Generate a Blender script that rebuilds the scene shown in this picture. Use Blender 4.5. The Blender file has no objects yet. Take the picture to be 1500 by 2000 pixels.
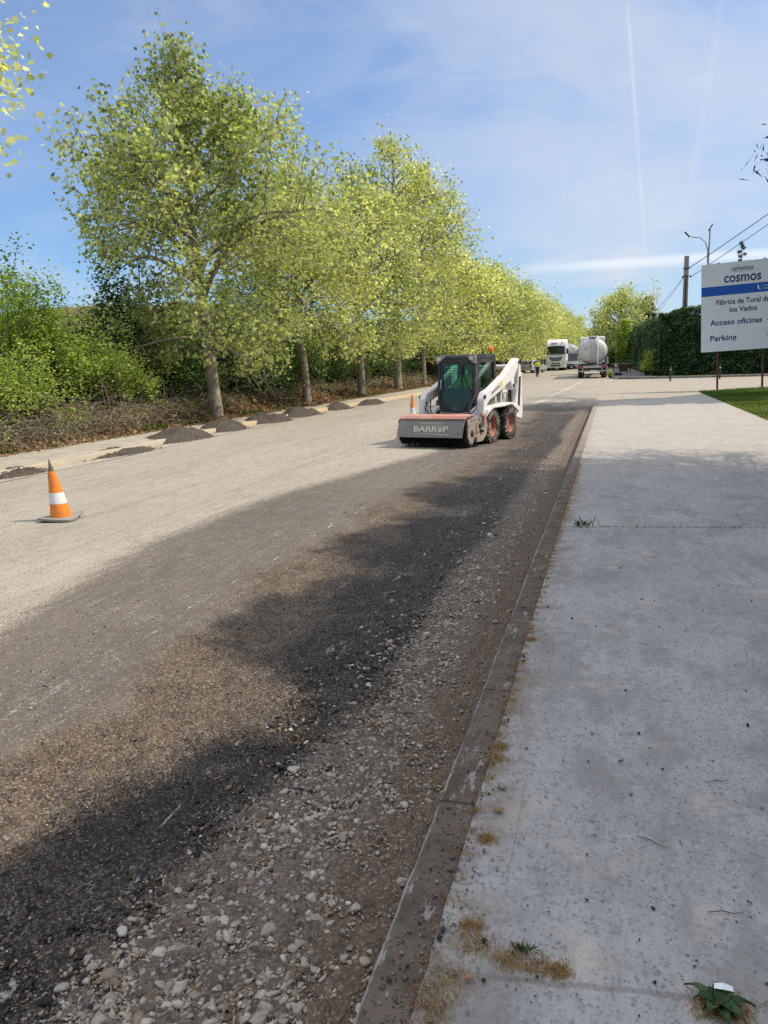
import bpy, bmesh, math, random
import numpy as np
from mathutils import Vector, Matrix
PI = math.pi
S = bpy.context.scene
COL = S.collection

# ------------------------------------------------------------------ camera
cam_d = bpy.data.cameras.new('camera'); cam = bpy.data.objects.new('camera', cam_d); COL.objects.link(cam)
cam_d.sensor_fit = 'VERTICAL'; cam_d.sensor_height = 24.0; cam_d.lens = 18.0      # f = 1500 px on 2000 px
cam_d.clip_start = 0.05; cam_d.clip_end = 6000
RT = Vector((0.959443, 0.279812, -0.034278)); UP = Vector((-0.020317, 0.189913, 0.981591)); BK = Vector((0.28117, -0.941084, 0.187896))
cam.matrix_world = Matrix(((RT.x, UP.x, BK.x, 0), (RT.y, UP.y, BK.y, 0), (RT.z, UP.z, BK.z, 1.72), (0, 0, 0, 1)))
S.camera = cam

# ------------------------------------------------------------------ sun, sky, exposure
SUN_H = Vector((0.955, 0.297, 0)).normalized(); SUN_EL = math.radians(50)
sun_d = bpy.data.lights.new('sun', 'SUN'); sun_d.energy = 2.5; sun_d.angle = math.radians(0.6); sun_d.color = (1.0, 0.88, 0.72)
sun = bpy.data.objects.new('sun', sun_d); COL.objects.link(sun)
sv = Vector((SUN_H.x*math.cos(SUN_EL), SUN_H.y*math.cos(SUN_EL), math.sin(SUN_EL)))
sun.rotation_euler = sv.to_track_quat('Z', 'Y').to_euler(); sun.location = (20, 10, 30)
S.view_settings.view_transform = 'Standard'; S.view_settings.look = 'None'; S.view_settings.gamma = 1
S.view_settings.exposure = 0.86
W = bpy.data.worlds.new('World'); S.world = W; W.use_nodes = True
nt = W.node_tree; N = nt.nodes; Lk = nt.links; N.clear()
def wn(t, **k):
    n = N.new(t)
    for a, b in k.items(): setattr(n, a, b)
    return n
sky = wn('ShaderNodeTexSky', sky_type='NISHITA', sun_disc=False); sky.sun_elevation = SUN_EL
sky.sun_rotation = math.atan2(SUN_H.x, SUN_H.y); sky.air_density = 1.0; sky.dust_density = 0.15; sky.ozone_density = 2.2
tc = wn('ShaderNodeTexCoord')
def wmath(op, a, b=None, c=None, clamp=False):
    n = wn('ShaderNodeMath', operation=op, use_clamp=clamp)
    for i, v in enumerate((a, b, c)):
        if v is None: continue
        if isinstance(v, (int, float)): n.inputs[i].default_value = v
        else: Lk.new(v, n.inputs[i])
    return n.outputs[0]
def wnoise(scale, stretch=(1, 1, 1), detail=6, rough=.55, dist=0.3, rot=(0, 0, 0)):
    m = wn('ShaderNodeMapping'); m.inputs['Scale'].default_value = stretch; m.inputs['Rotation'].default_value = rot
    Lk.new(tc.outputs['Generated'], m.inputs[0])
    t = wn('ShaderNodeTexNoise'); t.inputs['Scale'].default_value = scale; t.inputs['Detail'].default_value = detail
    t.inputs['Roughness'].default_value = rough; t.inputs['Distortion'].default_value = dist
    Lk.new(m.outputs[0], t.inputs['Vector']); return t.outputs['Fac']
def wdot(v):
    n = wn('ShaderNodeVectorMath', operation='DOT_PRODUCT'); Lk.new(tc.outputs['Generated'], n.inputs[0]); n.inputs[1].default_value = v
    return n.outputs['Value']
def wramp(v, a, b):
    n = wn('ShaderNodeMapRange', interpolation_type='SMOOTHSTEP'); Lk.new(v, n.inputs[0])
    n.inputs[1].default_value = a; n.inputs[2].default_value = b; return n.outputs[0]
def trail(normal, w0, w1, nz):                       # a vapour trail is a great circle across the sky
    d = wmath('ABSOLUTE', wdot(normal))
    return wmath('MULTIPLY', wramp(d, w1, w0), nz)
big = wnoise(1.6, (1, 1, 2.2), 5, .6, .6)
veil = wramp(big, .40, .66)
wisps = wmath('MULTIPLY', wramp(wnoise(3.2, (1.3, .8, 5), 8, .62, 1.2, (0, .5, .2)), .46, .74), .55)
up = wn('ShaderNodeSeparateXYZ'); Lk.new(tc.outputs['Generated'], up.inputs[0])
low = wramp(up.outputs['Z'], .20, .02)
n1 = wramp(wnoise(9, (1, 1, 1), 4), .25, .6)
t1 = wmath('MULTIPLY', wmath('MULTIPLY', trail((-0.994, 0.0469, -0.0993), .0005, .0030, n1), wramp(up.outputs['Z'], .10, .16)), .26)
t2 = wmath('MULTIPLY', wmath('MULTIPLY', trail((-0.9906, 0.0591, 0.1236), .0004, .0055, n1), wramp(up.outputs['Z'], .12, .2)), .08)
tb = wramp(wdot((-0.0019, 0.112, -0.9937)), -.006, .002); tb2 = wramp(wdot((-0.0019, 0.112, -0.9937)), .013, .003)
east = wramp(up.outputs['X'], -.16, .0)
t3 = wmath('MULTIPLY', wmath('MULTIPLY', wmath('MULTIPLY', tb, tb2), east), .62)
right = wramp(up.outputs['X'], -.42, .05)
v1 = wmath('MULTIPLY', wmath('MULTIPLY', veil, .70), wmath('ADD', wmath('MULTIPLY', right, .75), .25))
v2 = wmath('MULTIPLY', wisps, wmath('ADD', wmath('MULTIPLY', low, .7), .35))
c = wmath('ADD', wmath('ADD', v1, v2), wmath('ADD', t1, t2))
c = wmath('MINIMUM', c, .9)
mx = wn('ShaderNodeMix', data_type='RGBA'); Lk.new(c, mx.inputs[0]); hz = wn('ShaderNodeMix', data_type='RGBA', blend_type='MULTIPLY'); Lk.new(wramp(up.outputs['Z'], .42, .03), hz.inputs[0]); Lk.new(sky.outputs[0], hz.inputs[6]); hz.inputs[7].default_value = (.48, .65, .80, 1)
vs = wn('ShaderNodeMix', data_type='RGBA', blend_type='MULTIPLY'); vs.inputs[0].default_value = 1; Lk.new(hz.outputs[2], vs.inputs[6]); vs.inputs[7].default_value = (.66, .66, .71, 1); Lk.new(vs.outputs[2], mx.inputs[6]); mx.inputs[7].default_value = (2.85, 3.1, 3.5, 1)
# unseen bright cloud sheet, added overhead to raise the fill light
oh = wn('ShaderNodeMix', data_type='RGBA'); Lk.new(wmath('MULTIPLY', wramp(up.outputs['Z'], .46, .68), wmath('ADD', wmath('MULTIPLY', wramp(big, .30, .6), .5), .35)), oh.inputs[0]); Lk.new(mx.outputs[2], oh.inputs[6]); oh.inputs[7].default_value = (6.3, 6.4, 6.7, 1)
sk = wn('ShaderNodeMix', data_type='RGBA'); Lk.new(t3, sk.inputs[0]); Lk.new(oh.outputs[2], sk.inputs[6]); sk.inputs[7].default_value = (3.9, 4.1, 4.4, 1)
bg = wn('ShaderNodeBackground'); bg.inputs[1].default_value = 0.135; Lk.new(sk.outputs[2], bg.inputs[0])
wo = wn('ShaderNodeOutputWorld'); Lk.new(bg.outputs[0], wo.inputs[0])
S.cycles.max_bounces = 6; S.cycles.transparent_max_bounces = 12; S.cycles.caustics_reflective = False; S.cycles.caustics_refractive = False
S.cycles.use_denoising = False

# ------------------------------------------------------------------ helpers
RS = np.random.RandomState(7); random.seed(7)
class NT:
    """small wrapper to write node materials"""
    def __init__(s, name):
        s.m = bpy.data.materials.new(name); s.m.use_nodes = True; s.t = s.m.node_tree; s.b = s.t.nodes['Principled BSDF']
        s.tc = s.t.nodes.new('ShaderNodeTexCoord')
    def n(s, typ, **k):
        n = s.t.nodes.new(typ)
        for a, b in k.items(): setattr(n, a, b)
        return n
    def l(s, a, b): s.t.links.new(a, b)
    def setin(s, sock, v):
        if isinstance(v, bpy.types.NodeSocket): s.l(v, sock)
        elif isinstance(v, (int, float)) and sock.type == 'RGBA': sock.default_value = (v, v, v, 1)
        elif isinstance(v, (tuple, list)) and len(v) == 3 and sock.type == 'RGBA': sock.default_value = (*v, 1)
        else: sock.default_value = v
    def noise(s, scale, detail=4, rough=.55, stretch=None, dist=0, out='Fac'):
        t = s.n('ShaderNodeTexNoise'); t.inputs['Scale'].default_value = scale; t.inputs['Detail'].default_value = detail
        t.inputs['Roughness'].default_value = rough; t.inputs['Distortion'].default_value = dist
        src = s.tc.outputs['Object']
        if stretch:
            mp = s.n('ShaderNodeMapping'); mp.inputs['Scale'].default_value = stretch; s.l(src, mp.inputs[0]); src = mp.outputs[0]
        s.l(src, t.inputs['Vector']); return t.outputs[out]
    def voro(s, scale, feature='F1', out='Distance', rand=1, stretch=None):
        t = s.n('ShaderNodeTexVoronoi', feature=feature); t.inputs['Scale'].default_value = scale; t.inputs['Randomness'].default_value = rand
        src = s.tc.outputs['Object']
        if stretch:
            mp = s.n('ShaderNodeMapping'); mp.inputs['Scale'].default_value = stretch; s.l(src, mp.inputs[0]); src = mp.outputs[0]
        s.l(src, t.inputs['Vector']); return t.outputs[out]
    def ramp(s, v, a, b, lo=0, hi=1, smooth=True):
        n = s.n('ShaderNodeMapRange', interpolation_type='SMOOTHSTEP' if smooth else 'LINEAR'); s.setin(n.inputs[0], v)
        n.inputs[1].default_value = a; n.inputs[2].default_value = b; n.inputs[3].default_value = lo; n.inputs[4].default_value = hi
        return n.outputs[0]
    def mix(s, f, a, b, mode='MIX'):
        n = s.n('ShaderNodeMix', data_type='RGBA', blend_type=mode); s.setin(n.inputs[0], f); s.setin(n.inputs[6], a); s.setin(n.inputs[7], b)
        return n.outputs[2]
    def math(s, op, a, b=None, clamp=False):
        n = s.n('ShaderNodeMath', operation=op, use_clamp=clamp); s.setin(n.inputs[0], a)
        if b is not None: s.setin(n.inputs[1], b)
        return n.outputs[0]
    def attr(s, name, out='Fac'):
        n = s.n('ShaderNodeAttribute', attribute_name=name); return n.outputs[out]
    def xyz(s):
        n = s.n('ShaderNodeSeparateXYZ'); s.l(s.tc.outputs['Object'], n.inputs[0]); return n.outputs
    def bump(s, h, strength=.4, dist=.01, prev=None):
        n = s.n('ShaderNodeBump'); n.inputs['Strength'].default_value = strength; n.inputs['Distance'].default_value = dist
        s.l(h, n.inputs['Height'])
        if prev: s.l(prev, n.inputs['Normal'])
        return n.outputs[0]
    def out(s, color=None, rough=None, metal=None, normal=None, spec=None):
        if color is not None: s.setin(s.b.inputs['Base Color'], color)
        if rough is not None: s.setin(s.b.inputs['Roughness'], rough)
        if metal is not None: s.setin(s.b.inputs['Metallic'], metal)
        if spec is not None: s.setin(s.b.inputs['Specular IOR Level'], spec)
        if normal is not None: s.l(normal, s.b.inputs['Normal'])
        return s.m

def paint(name, col, rough=.5, metal=0, dirt=.35, dirtcol=(.16, .13, .10), scale=6, bump=.08):
    """worn paint or metal: base colour with patchy dust and scuffs"""
    s = NT(name); a = s.noise(scale, 6, .65); b = s.noise(scale*7, 3, .6)
    f = s.math('MULTIPLY', s.ramp(a, .42, .72), dirt); f2 = s.math('MULTIPLY', s.ramp(b, .58, .75), dirt*.8)
    c = s.mix(f, col, dirtcol); c = s.mix(f2, c, tuple(x*.6 for x in dirtcol))
    r = s.ramp(a, .3, .7, rough, min(1, rough+.25))
    return s.out(c, r, metal, s.bump(b, bump, .004), .4)
def glass(name, col=(.30, .42, .36), gloss=.16):
    m = bpy.data.materials.new(name); m.use_nodes = True; t = m.node_tree; t.nodes.clear()
    a = t.nodes.new('ShaderNodeBsdfTransparent'); a.inputs[0].default_value = (*col, 1)
    g = t.nodes.new('ShaderNodeBsdfGlossy'); g.inputs['Roughness'].default_value = .04; g.inputs[0].default_value = (.9, 1, .97, 1)
    fr = t.nodes.new('ShaderNodeLayerWeight'); pw = t.nodes.new('ShaderNodeMath'); pw.operation = 'POWER'; pw.inputs[1].default_value = 4; t.links.new(fr.outputs['Facing'], pw.inputs[0])
    mm = t.nodes.new('ShaderNodeMath'); mm.operation = 'MULTIPLY_ADD'; mm.inputs[1].default_value = .8; mm.inputs[2].default_value = gloss; t.links.new(pw.outputs[0], mm.inputs[0])
    x = t.nodes.new('ShaderNodeMixShader'); t.links.new(mm.outputs[0], x.inputs[0]); t.links.new(a.outputs[0], x.inputs[1]); t.links.new(g.outputs[0], x.inputs[2])
    o = t.nodes.new('ShaderNodeOutputMaterial'); t.links.new(x.outputs[0], o.inputs[0]); return m

def leafmat(name, stops, trans=.38, rough=.55, hue=0):
    """foliage: each leaf takes its own tone from the attribute rnd"""
    s = NT(name); r = s.n('ShaderNodeValToRGB'); s.l(s.attr('rnd'), r.inputs[0])
    e = r.color_ramp.elements
    while len(e) < len(stops): e.new(.5)
    for i, (p, c) in enumerate(stops): e[i].position = p; e[i].color = (*c, 1)
    oi = s.n('ShaderNodeObjectInfo'); hv = s.n('ShaderNodeHueSaturation'); s.l(r.outputs[0], hv.inputs['Color'])
    s.l(s.ramp(oi.outputs['Random'], 0, 1, .85, 1.18, False), hv.inputs['Value']); s.l(s.ramp(oi.outputs['Random'], 0, 1, .512, .49, False), hv.inputs['Hue'])
    col = hv.outputs[0]
    s.out(col, rough, 0, None, .35)
    tr = s.n('ShaderNodeBsdfTranslucent'); s.l(s.mix(1.0, col, (1.5, 1.6, .8), 'MULTIPLY'), tr.inputs[0])
    x = s.n('ShaderNodeMixShader'); x.inputs[0].default_value = trans; s.l(s.b.outputs[0], x.inputs[1]); s.l(tr.outputs[0], x.inputs[2])
    s.l(x.outputs[0], s.t.nodes['Material Output'].inputs[0]); return s.m

def tag(o, label=None, cat=None, group=None, kind=None):
    if label: o['label'] = label
    if cat: o['category'] = cat
    if group: o['group'] = group
    if kind: o['kind'] = kind
    return o
def empty(name, loc=(0, 0, 0), rz=0, **k):
    o = bpy.data.objects.new(name, None); COL.objects.link(o); o.location = loc; o.rotation_euler = (0, 0, rz); o.empty_display_size = .3
    return tag(o, **k)
def link(name, me, mat=None, parent=None):
    o = bpy.data.objects.new(name, me); COL.objects.link(o)
    if mat is not None:
        for m in (mat if isinstance(mat, (list, tuple)) else [mat]): me.materials.append(m)
    if parent: o.parent = parent
    return o
def mesh_np(name, V, idx, starts, smooth=False, attrs=None):
    me = bpy.data.meshes.new(name); V = np.ascontiguousarray(V, np.float32); idx = np.ascontiguousarray(idx, np.int32)
    me.vertices.add(len(V)); me.vertices.foreach_set('co', V.ravel())
    me.loops.add(len(idx)); me.loops.foreach_set('vertex_index', idx)
    me.polygons.add(len(starts)); me.polygons.foreach_set('loop_start', np.ascontiguousarray(starts, np.int32))
    if smooth: me.polygons.foreach_set('use_smooth', np.ones(len(starts), bool))
    for k, a in (attrs or {}).items():
        if a.ndim == 2:
            at = me.attributes.new(k, 'FLOAT_COLOR', 'POINT'); at.data.foreach_set('color', np.ascontiguousarray(a, np.float32).ravel())
        else:
            at = me.attributes.new(k, 'FLOAT', 'POINT'); at.data.foreach_set('value', np.ascontiguousarray(a, np.float32))
    me.update(calc_edges=True); return me
def grid_mesh(name, X, Y, Z, smooth=True, attrs=None):
    r, c = X.shape; V = np.stack([X, Y, Z], -1).reshape(-1, 3)
    i = np.arange((r-1)*(c-1)); q = (i // (c-1))*c + i % (c-1)
    idx = np.stack([q, q+1, q+c+1, q+c], 1).ravel(); return mesh_np(name, V, idx, np.arange(len(i))*4, smooth, attrs)

class MB:
    def __init__(s): s.v = []; s.f = []
    def add(s, vs, fs):
        b = len(s.v); s.v += [tuple(v) for v in vs]; s.f += [tuple(b+i for i in f) for f in fs]; return s
    def box(s, x0, x1, y0, y1, z0, z1, M=None):
        vs = [(x, y, z) for z in (z0, z1) for y in (y0, y1) for x in (x0, x1)]
        if M: vs = [M @ Vector(v) for v in vs]
        return s.add(vs, [(0, 2, 3, 1), (4, 5, 7, 6), (0, 1, 5, 4), (2, 6, 7, 3), (0, 4, 6, 2), (1, 3, 7, 5)])
    def prism(s, poly, a, b, axis='x'):
        """polygon in the plane across the axis, extruded from a to b"""
        n = len(poly)
        def P(u, w, t): return {'x': (t, u, w), 'y': (u, t, w), 'z': (u, w, t)}[axis]
        vs = [P(u, w, a) for u, w in poly] + [P(u, w, b) for u, w in poly]
        return s.add(vs, [tuple(range(n))[::-1], tuple(range(n, 2*n))] + [(i, (i+1) % n, n+(i+1) % n, n+i) for i in range(n)])
    def tube(s, pts, r, n=8, cap=True):
        pts = [Vector(p) for p in pts]; rs = r if isinstance(r, (list, tuple)) else [r]*len(pts); b = len(s.v); prev = None
        for i, p in enumerate(pts):
            d = (pts[min(i+1, len(pts)-1)] - pts[max(i-1, 0)]).normalized()
            if prev is None: prev = d.orthogonal().normalized()
            u = (prev - d*prev.dot(d)).normalized(); w = d.cross(u); prev = u
            for k in range(n):
                a = 2*PI*k/n; s.v.append(tuple(p + u*math.cos(a)*rs[i] + w*math.sin(a)*rs[i]))
        for i in range(len(pts)-1):
            for k in range(n): s.f.append((b+i*n+k, b+i*n+(k+1) % n, b+(i+1)*n+(k+1) % n, b+(i+1)*n+k))
        if cap: s.f.append(tuple(b+k for k in range(n))[::-1]); s.f.append(tuple(b+(len(pts)-1)*n+k for k in range(n)))
        return s
    def lathe(s, prof, org=(0, 0, 0), axis='z', n=24, scale=(1, 1)):
        """prof = [(r, t)]; revolved about the axis through org"""
        b = len(s.v); ox, oy, oz = org
        for r, t in prof:
            for k in range(n):
                a = 2*PI*k/n; c, d = r*math.cos(a)*scale[0], r*math.sin(a)*scale[1]
                s.v.append({'z': (ox+c, oy+d, oz+t), 'x': (ox+t, oy+c, oz+d), 'y': (ox+c, oy+t, oz+d)}[axis])
        for i in range(len(prof)-1):
            for k in range(n): s.f.append((b+i*n+k, b+i*n+(k+1) % n, b+(i+1)*n+(k+1) % n, b+(i+1)*n+k))
        return s
    def build(s, name, mat, parent=None, bevel=0, smooth=False, seg=2):
        me = bpy.data.meshes.new(name); me.from_pydata(s.v, [], s.f); me.update()
        bm = bmesh.new(); bm.from_mesh(me)
        if bevel:
            es = [e for e in bm.edges if len(e.link_faces) == 2 and e.calc_face_angle(0) > .5]
            bmesh.ops.bevel(bm, geom=es, offset=bevel, segments=seg, affect='EDGES', clamp_overlap=True)
        bmesh.ops.recalc_face_normals(bm, faces=bm.faces[:])
        if smooth:
            for f in bm.faces: f.smooth = True
            for e in bm.edges:
                if len(e.link_faces) == 2 and e.calc_face_angle(0) > .7: e.smooth = False
        bm.to_mesh(me); bm.free(); return link(name, me, mat, parent)
def box(name, mat, parent, x0, x1, y0, y1, z0, z1, bevel=.01, M=None): return MB().box(x0, x1, y0, y1, z0, z1, M).build(name, mat, parent, bevel)

def vnoise(x, y, scale, seed=0):
    """value noise on any arrays, -1..1"""
    x = np.asarray(x)/scale + seed*17.31; y = np.asarray(y)/scale + seed*5.77
    xi = np.floor(x).astype(np.int64); yi = np.floor(y).astype(np.int64); fx = x-xi; fy = y-yi
    fx = fx*fx*(3-2*fx); fy = fy*fy*(3-2*fy)
    def h(a, b):
        n = (a*374761393 + b*668265263 + seed*1442695) & 0x7fffffff; n = ((n ^ (n >> 13))*1274126177) & 0x7fffffff
        return ((n ^ (n >> 16)) & 0xffff)/32767.5-1
    return (h(xi, yi)*(1-fx)+h(xi+1, yi)*fx)*(1-fy) + (h(xi, yi+1)*(1-fx)+h(xi+1, yi+1)*fx)*fy
def sst(a, b, v): t = np.clip((v-a)/(b-a), 0, 1); return t*t*(3-2*t)
def text_mesh(name, body, size, mat, parent, loc, rot=(PI/2, 0, 0), align='CENTER', bold=.0, shear=0, sx=1, extrude=.001):
    cu = bpy.data.curves.new(name, 'FONT'); cu.body = body; cu.size = size; cu.align_x = align; cu.align_y = 'CENTER'
    cu.offset = bold; cu.shear = shear; cu.extrude = extrude
    o = bpy.data.objects.new(name, cu); COL.objects.link(o); bpy.context.view_layer.update()
    me = bpy.data.meshes.new_from_object(o.evaluated_get(bpy.context.evaluated_depsgraph_get())); bpy.data.objects.remove(o)
    q = link(name, me, mat, parent); q.location = loc; q.rotation_euler = rot; q.scale = (sx, 1, 1); return q
def fit_text(name, body, mat, parent, x0, x1, z, h, y, bold=.0, rot=(PI/2, 0, 0)):
    """lettering set between x0 and x1, letters h high"""
    q = text_mesh(name, body, 1.0, mat, parent, (0, 0, 0), rot, 'LEFT', bold=bold, extrude=.002)
    xs = [v.co.x for v in q.data.vertices]; w = max(xs)-min(xs); ky = h/.72; kx_ = (x1-x0)/w
    for v in q.data.vertices: v.co.x = (v.co.x-min(xs))*kx_; v.co.y *= ky
    q.location = (x0, y, z); return q
def gz(y): return min(max(0, .012*(y-75)), .42)
# ================================================================== ground
KY = [-20, 0, 14, 20, 28, 36, 46, 60, 80, 300]; KX = [-10.15, -10.15, -10.25, -10.75, -10.95, -10.6, -10.1, -9.9, -9.9, -9.9]
def kx(y): return np.interp(y, KY, KX)
def gzv(y): return np.clip(.012*(np.asarray(y)-75), 0, .42)

# --- big earth sheet and hills
def earth_mat():
    s = NT('earth'); a = s.noise(.6, 6, .6); b = s.noise(6, 5, .65)
    c = s.mix(s.ramp(a, .35, .65), (.11, .085, .055), (.05, .07, .022)); c = s.mix(s.ramp(b, .4, .7, 0, .6), c, (.19, .15, .10))
    return s.out(c, .95, 0, s.bump(b, .8, .08), .15)
xs = np.concatenate([np.linspace(-3000, -80, 24), np.linspace(-70, 70, 57), np.linspace(80, 3000, 24)])
ys = np.concatenate([np.linspace(-400, -40, 8), np.linspace(-35, 320, 90), np.linspace(340, 5000, 26)])
X, Y = np.meshgrid(xs, ys); Z = -.12 + gzv(Y)*.9 + 0*X
tag(link('ground', grid_mesh('ground', X, Y, Z), earth_mat()), kind='structure')

def hill_mat(name, a1, a2, a3, sc):
    s = NT(name); a = s.noise(sc, 6, .65); b = s.noise(sc*9, 4, .6); v = s.voro(sc*5)
    c = s.mix(s.ramp(a, .4, .62), a1, a2); c = s.mix(s.ramp(b, .52, .66, 0, .85), c, a3); c = s.mix(s.ramp(v, .1, .45, .75, 0), c, a3)
    return s.out(c, 1, 0, s.bump(v, 1, 2.0), .1)
def hill(name, mat, x0, x1, y0, y1, fn, nx=120, ny=40):
    X, Y = np.meshgrid(np.linspace(x0, x1, nx), np.linspace(y0, y1, ny)); o = link(name, grid_mesh(name, X, Y, fn(X, Y)), mat)
    return tag(o, kind='structure')
def hl(X, Y):                                              # scrubby hill behind the left hedge line
    u = (Y-180)/220; prof = sst(0, .55, u)*sst(1.35, .7, u)
    return -1 + prof*(30+3*vnoise(X, Y, 60, 3)+1.6*vnoise(X, Y, 17, 4)+.8*vnoise(X, Y, 6, 5))*sst(-90, -170, X)
hill('hill', hill_mat('scrub_hill', (.085, .095, .04), (.17, .12, .07), (.035, .06, .022), .02), -520, -70, 170, 460, hl, 200, 110)
def hf(X, Y):
    u = (Y-1300)/900; return -5 + sst(0, .6, u)*(62+7*vnoise(X, Y, 240, 8)+4*vnoise(X, Y, 70, 9)+2.5*vnoise(X, Y, 22, 10))*(.75+.25*sst(900, 0, np.abs(X+60)))
hill('far_hill', hill_mat('far_wooded_hill', (.028, .065, .045), (.04, .09, .05), (.018, .045, .035), .006), -1400, 1400, 1300, 2400, hf, 260, 70)

# --- carriageway: one displaced sheet, finer towards the camera
ry = [-4.0]
while ry[-1] < 300:
    y = ry[-1]; ry.append(y + (.15 if y < .8 else max(.010, (y*y+2.5)*.0011) if y < 14 else min(2.5, .24+(y-14)*.02)))
ry = np.array(ry)
cu = np.concatenate([np.linspace(0, .30, 60, endpoint=False), np.linspace(.30, .70, 130, endpoint=False), np.linspace(.70, 1, 205)])   # 0 left kerb, 1 right kerb
U, Yr = np.meshgrid(cu, ry)
XR = -.59; XL = kx(Yr); Xr = XL + (XR-XL)*U
wob = .10*vnoise(Xr, Yr, .45, 30)*sst(.5,2,np.abs(Xr+.2))+.16*vnoise(Yr, 0*Yr, 2.6, 31)+.07*vnoise(Yr, 0*Yr, .7, 32)+.03*vnoise(Xr, Yr, .22, 33)
edge = np.interp(Yr, [-5, 4, 5.2, 6.7, 9, 11.8, 14.6, 17, 40], [-3.85, -3.98, -4.25, -4.45, -4.4, -3.95, -3.35, -3.2, -3.1])
swept = sst(-.32, .20, Xr-edge+wob*.30)*sst(34, 26, Yr+wob*4)
rough_edge = np.interp(Yr, [-5, 1.5, 4, 7, 11, 16, 28, 34], [-2.35, -2.6, -2.75, -2.7, -2.55, -2.5, -2.2, -1.2])
rough = sst(-.3, .3, Xr-rough_edge+wob*1.6)*sst(33, 27, Yr)
stony_edge = np.interp(Yr, [-5, 1.4, 3, 5, 8, 12, 20, 28], [-1.45, -1.42, -1.28, -1.16, -1.05, -1.15, -1.05, -.85])
stony = sst(-.16, .16, Xr-stony_edge+wob*.9)*sst(33, 27, Yr)
tar = sst(-2.25, -1.80, Xr+wob*2+.12*vnoise(Xr, Yr, .35, 35))*(1-stony)*sst(30, 24, Yr)*(.72+.28*sst(-.5, .1, vnoise(Xr, Yr, .8, 36)))
near = sst(14, 7, Yr)
Zr = -.035*rough*sst(-3, -1.8, Xr) + gzv(Yr) + .004*vnoise(Xr, Yr, 1.7, 40)
fb = .9*vnoise(Xr, Yr, .085, 41)+.65*vnoise(Xr, Yr, .04, 42)+.45*vnoise(Xr, Yr, .02, 43)
Zr += near*rough*(.013*fb + .011*np.abs(vnoise(Xr, Yr, .05, 44))*stony) + near*(1-rough)*.0009*vnoise(Xr, Yr, .03, 45)
Zr += near*rough*.006*np.abs(vnoise(Xr, Yr, .028, 46))**.6
Zr -= .02*sst(-.80, -.62, Xr)*rough
mask = np.stack([swept, rough, stony, tar], -1).reshape(-1, 4)

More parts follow.
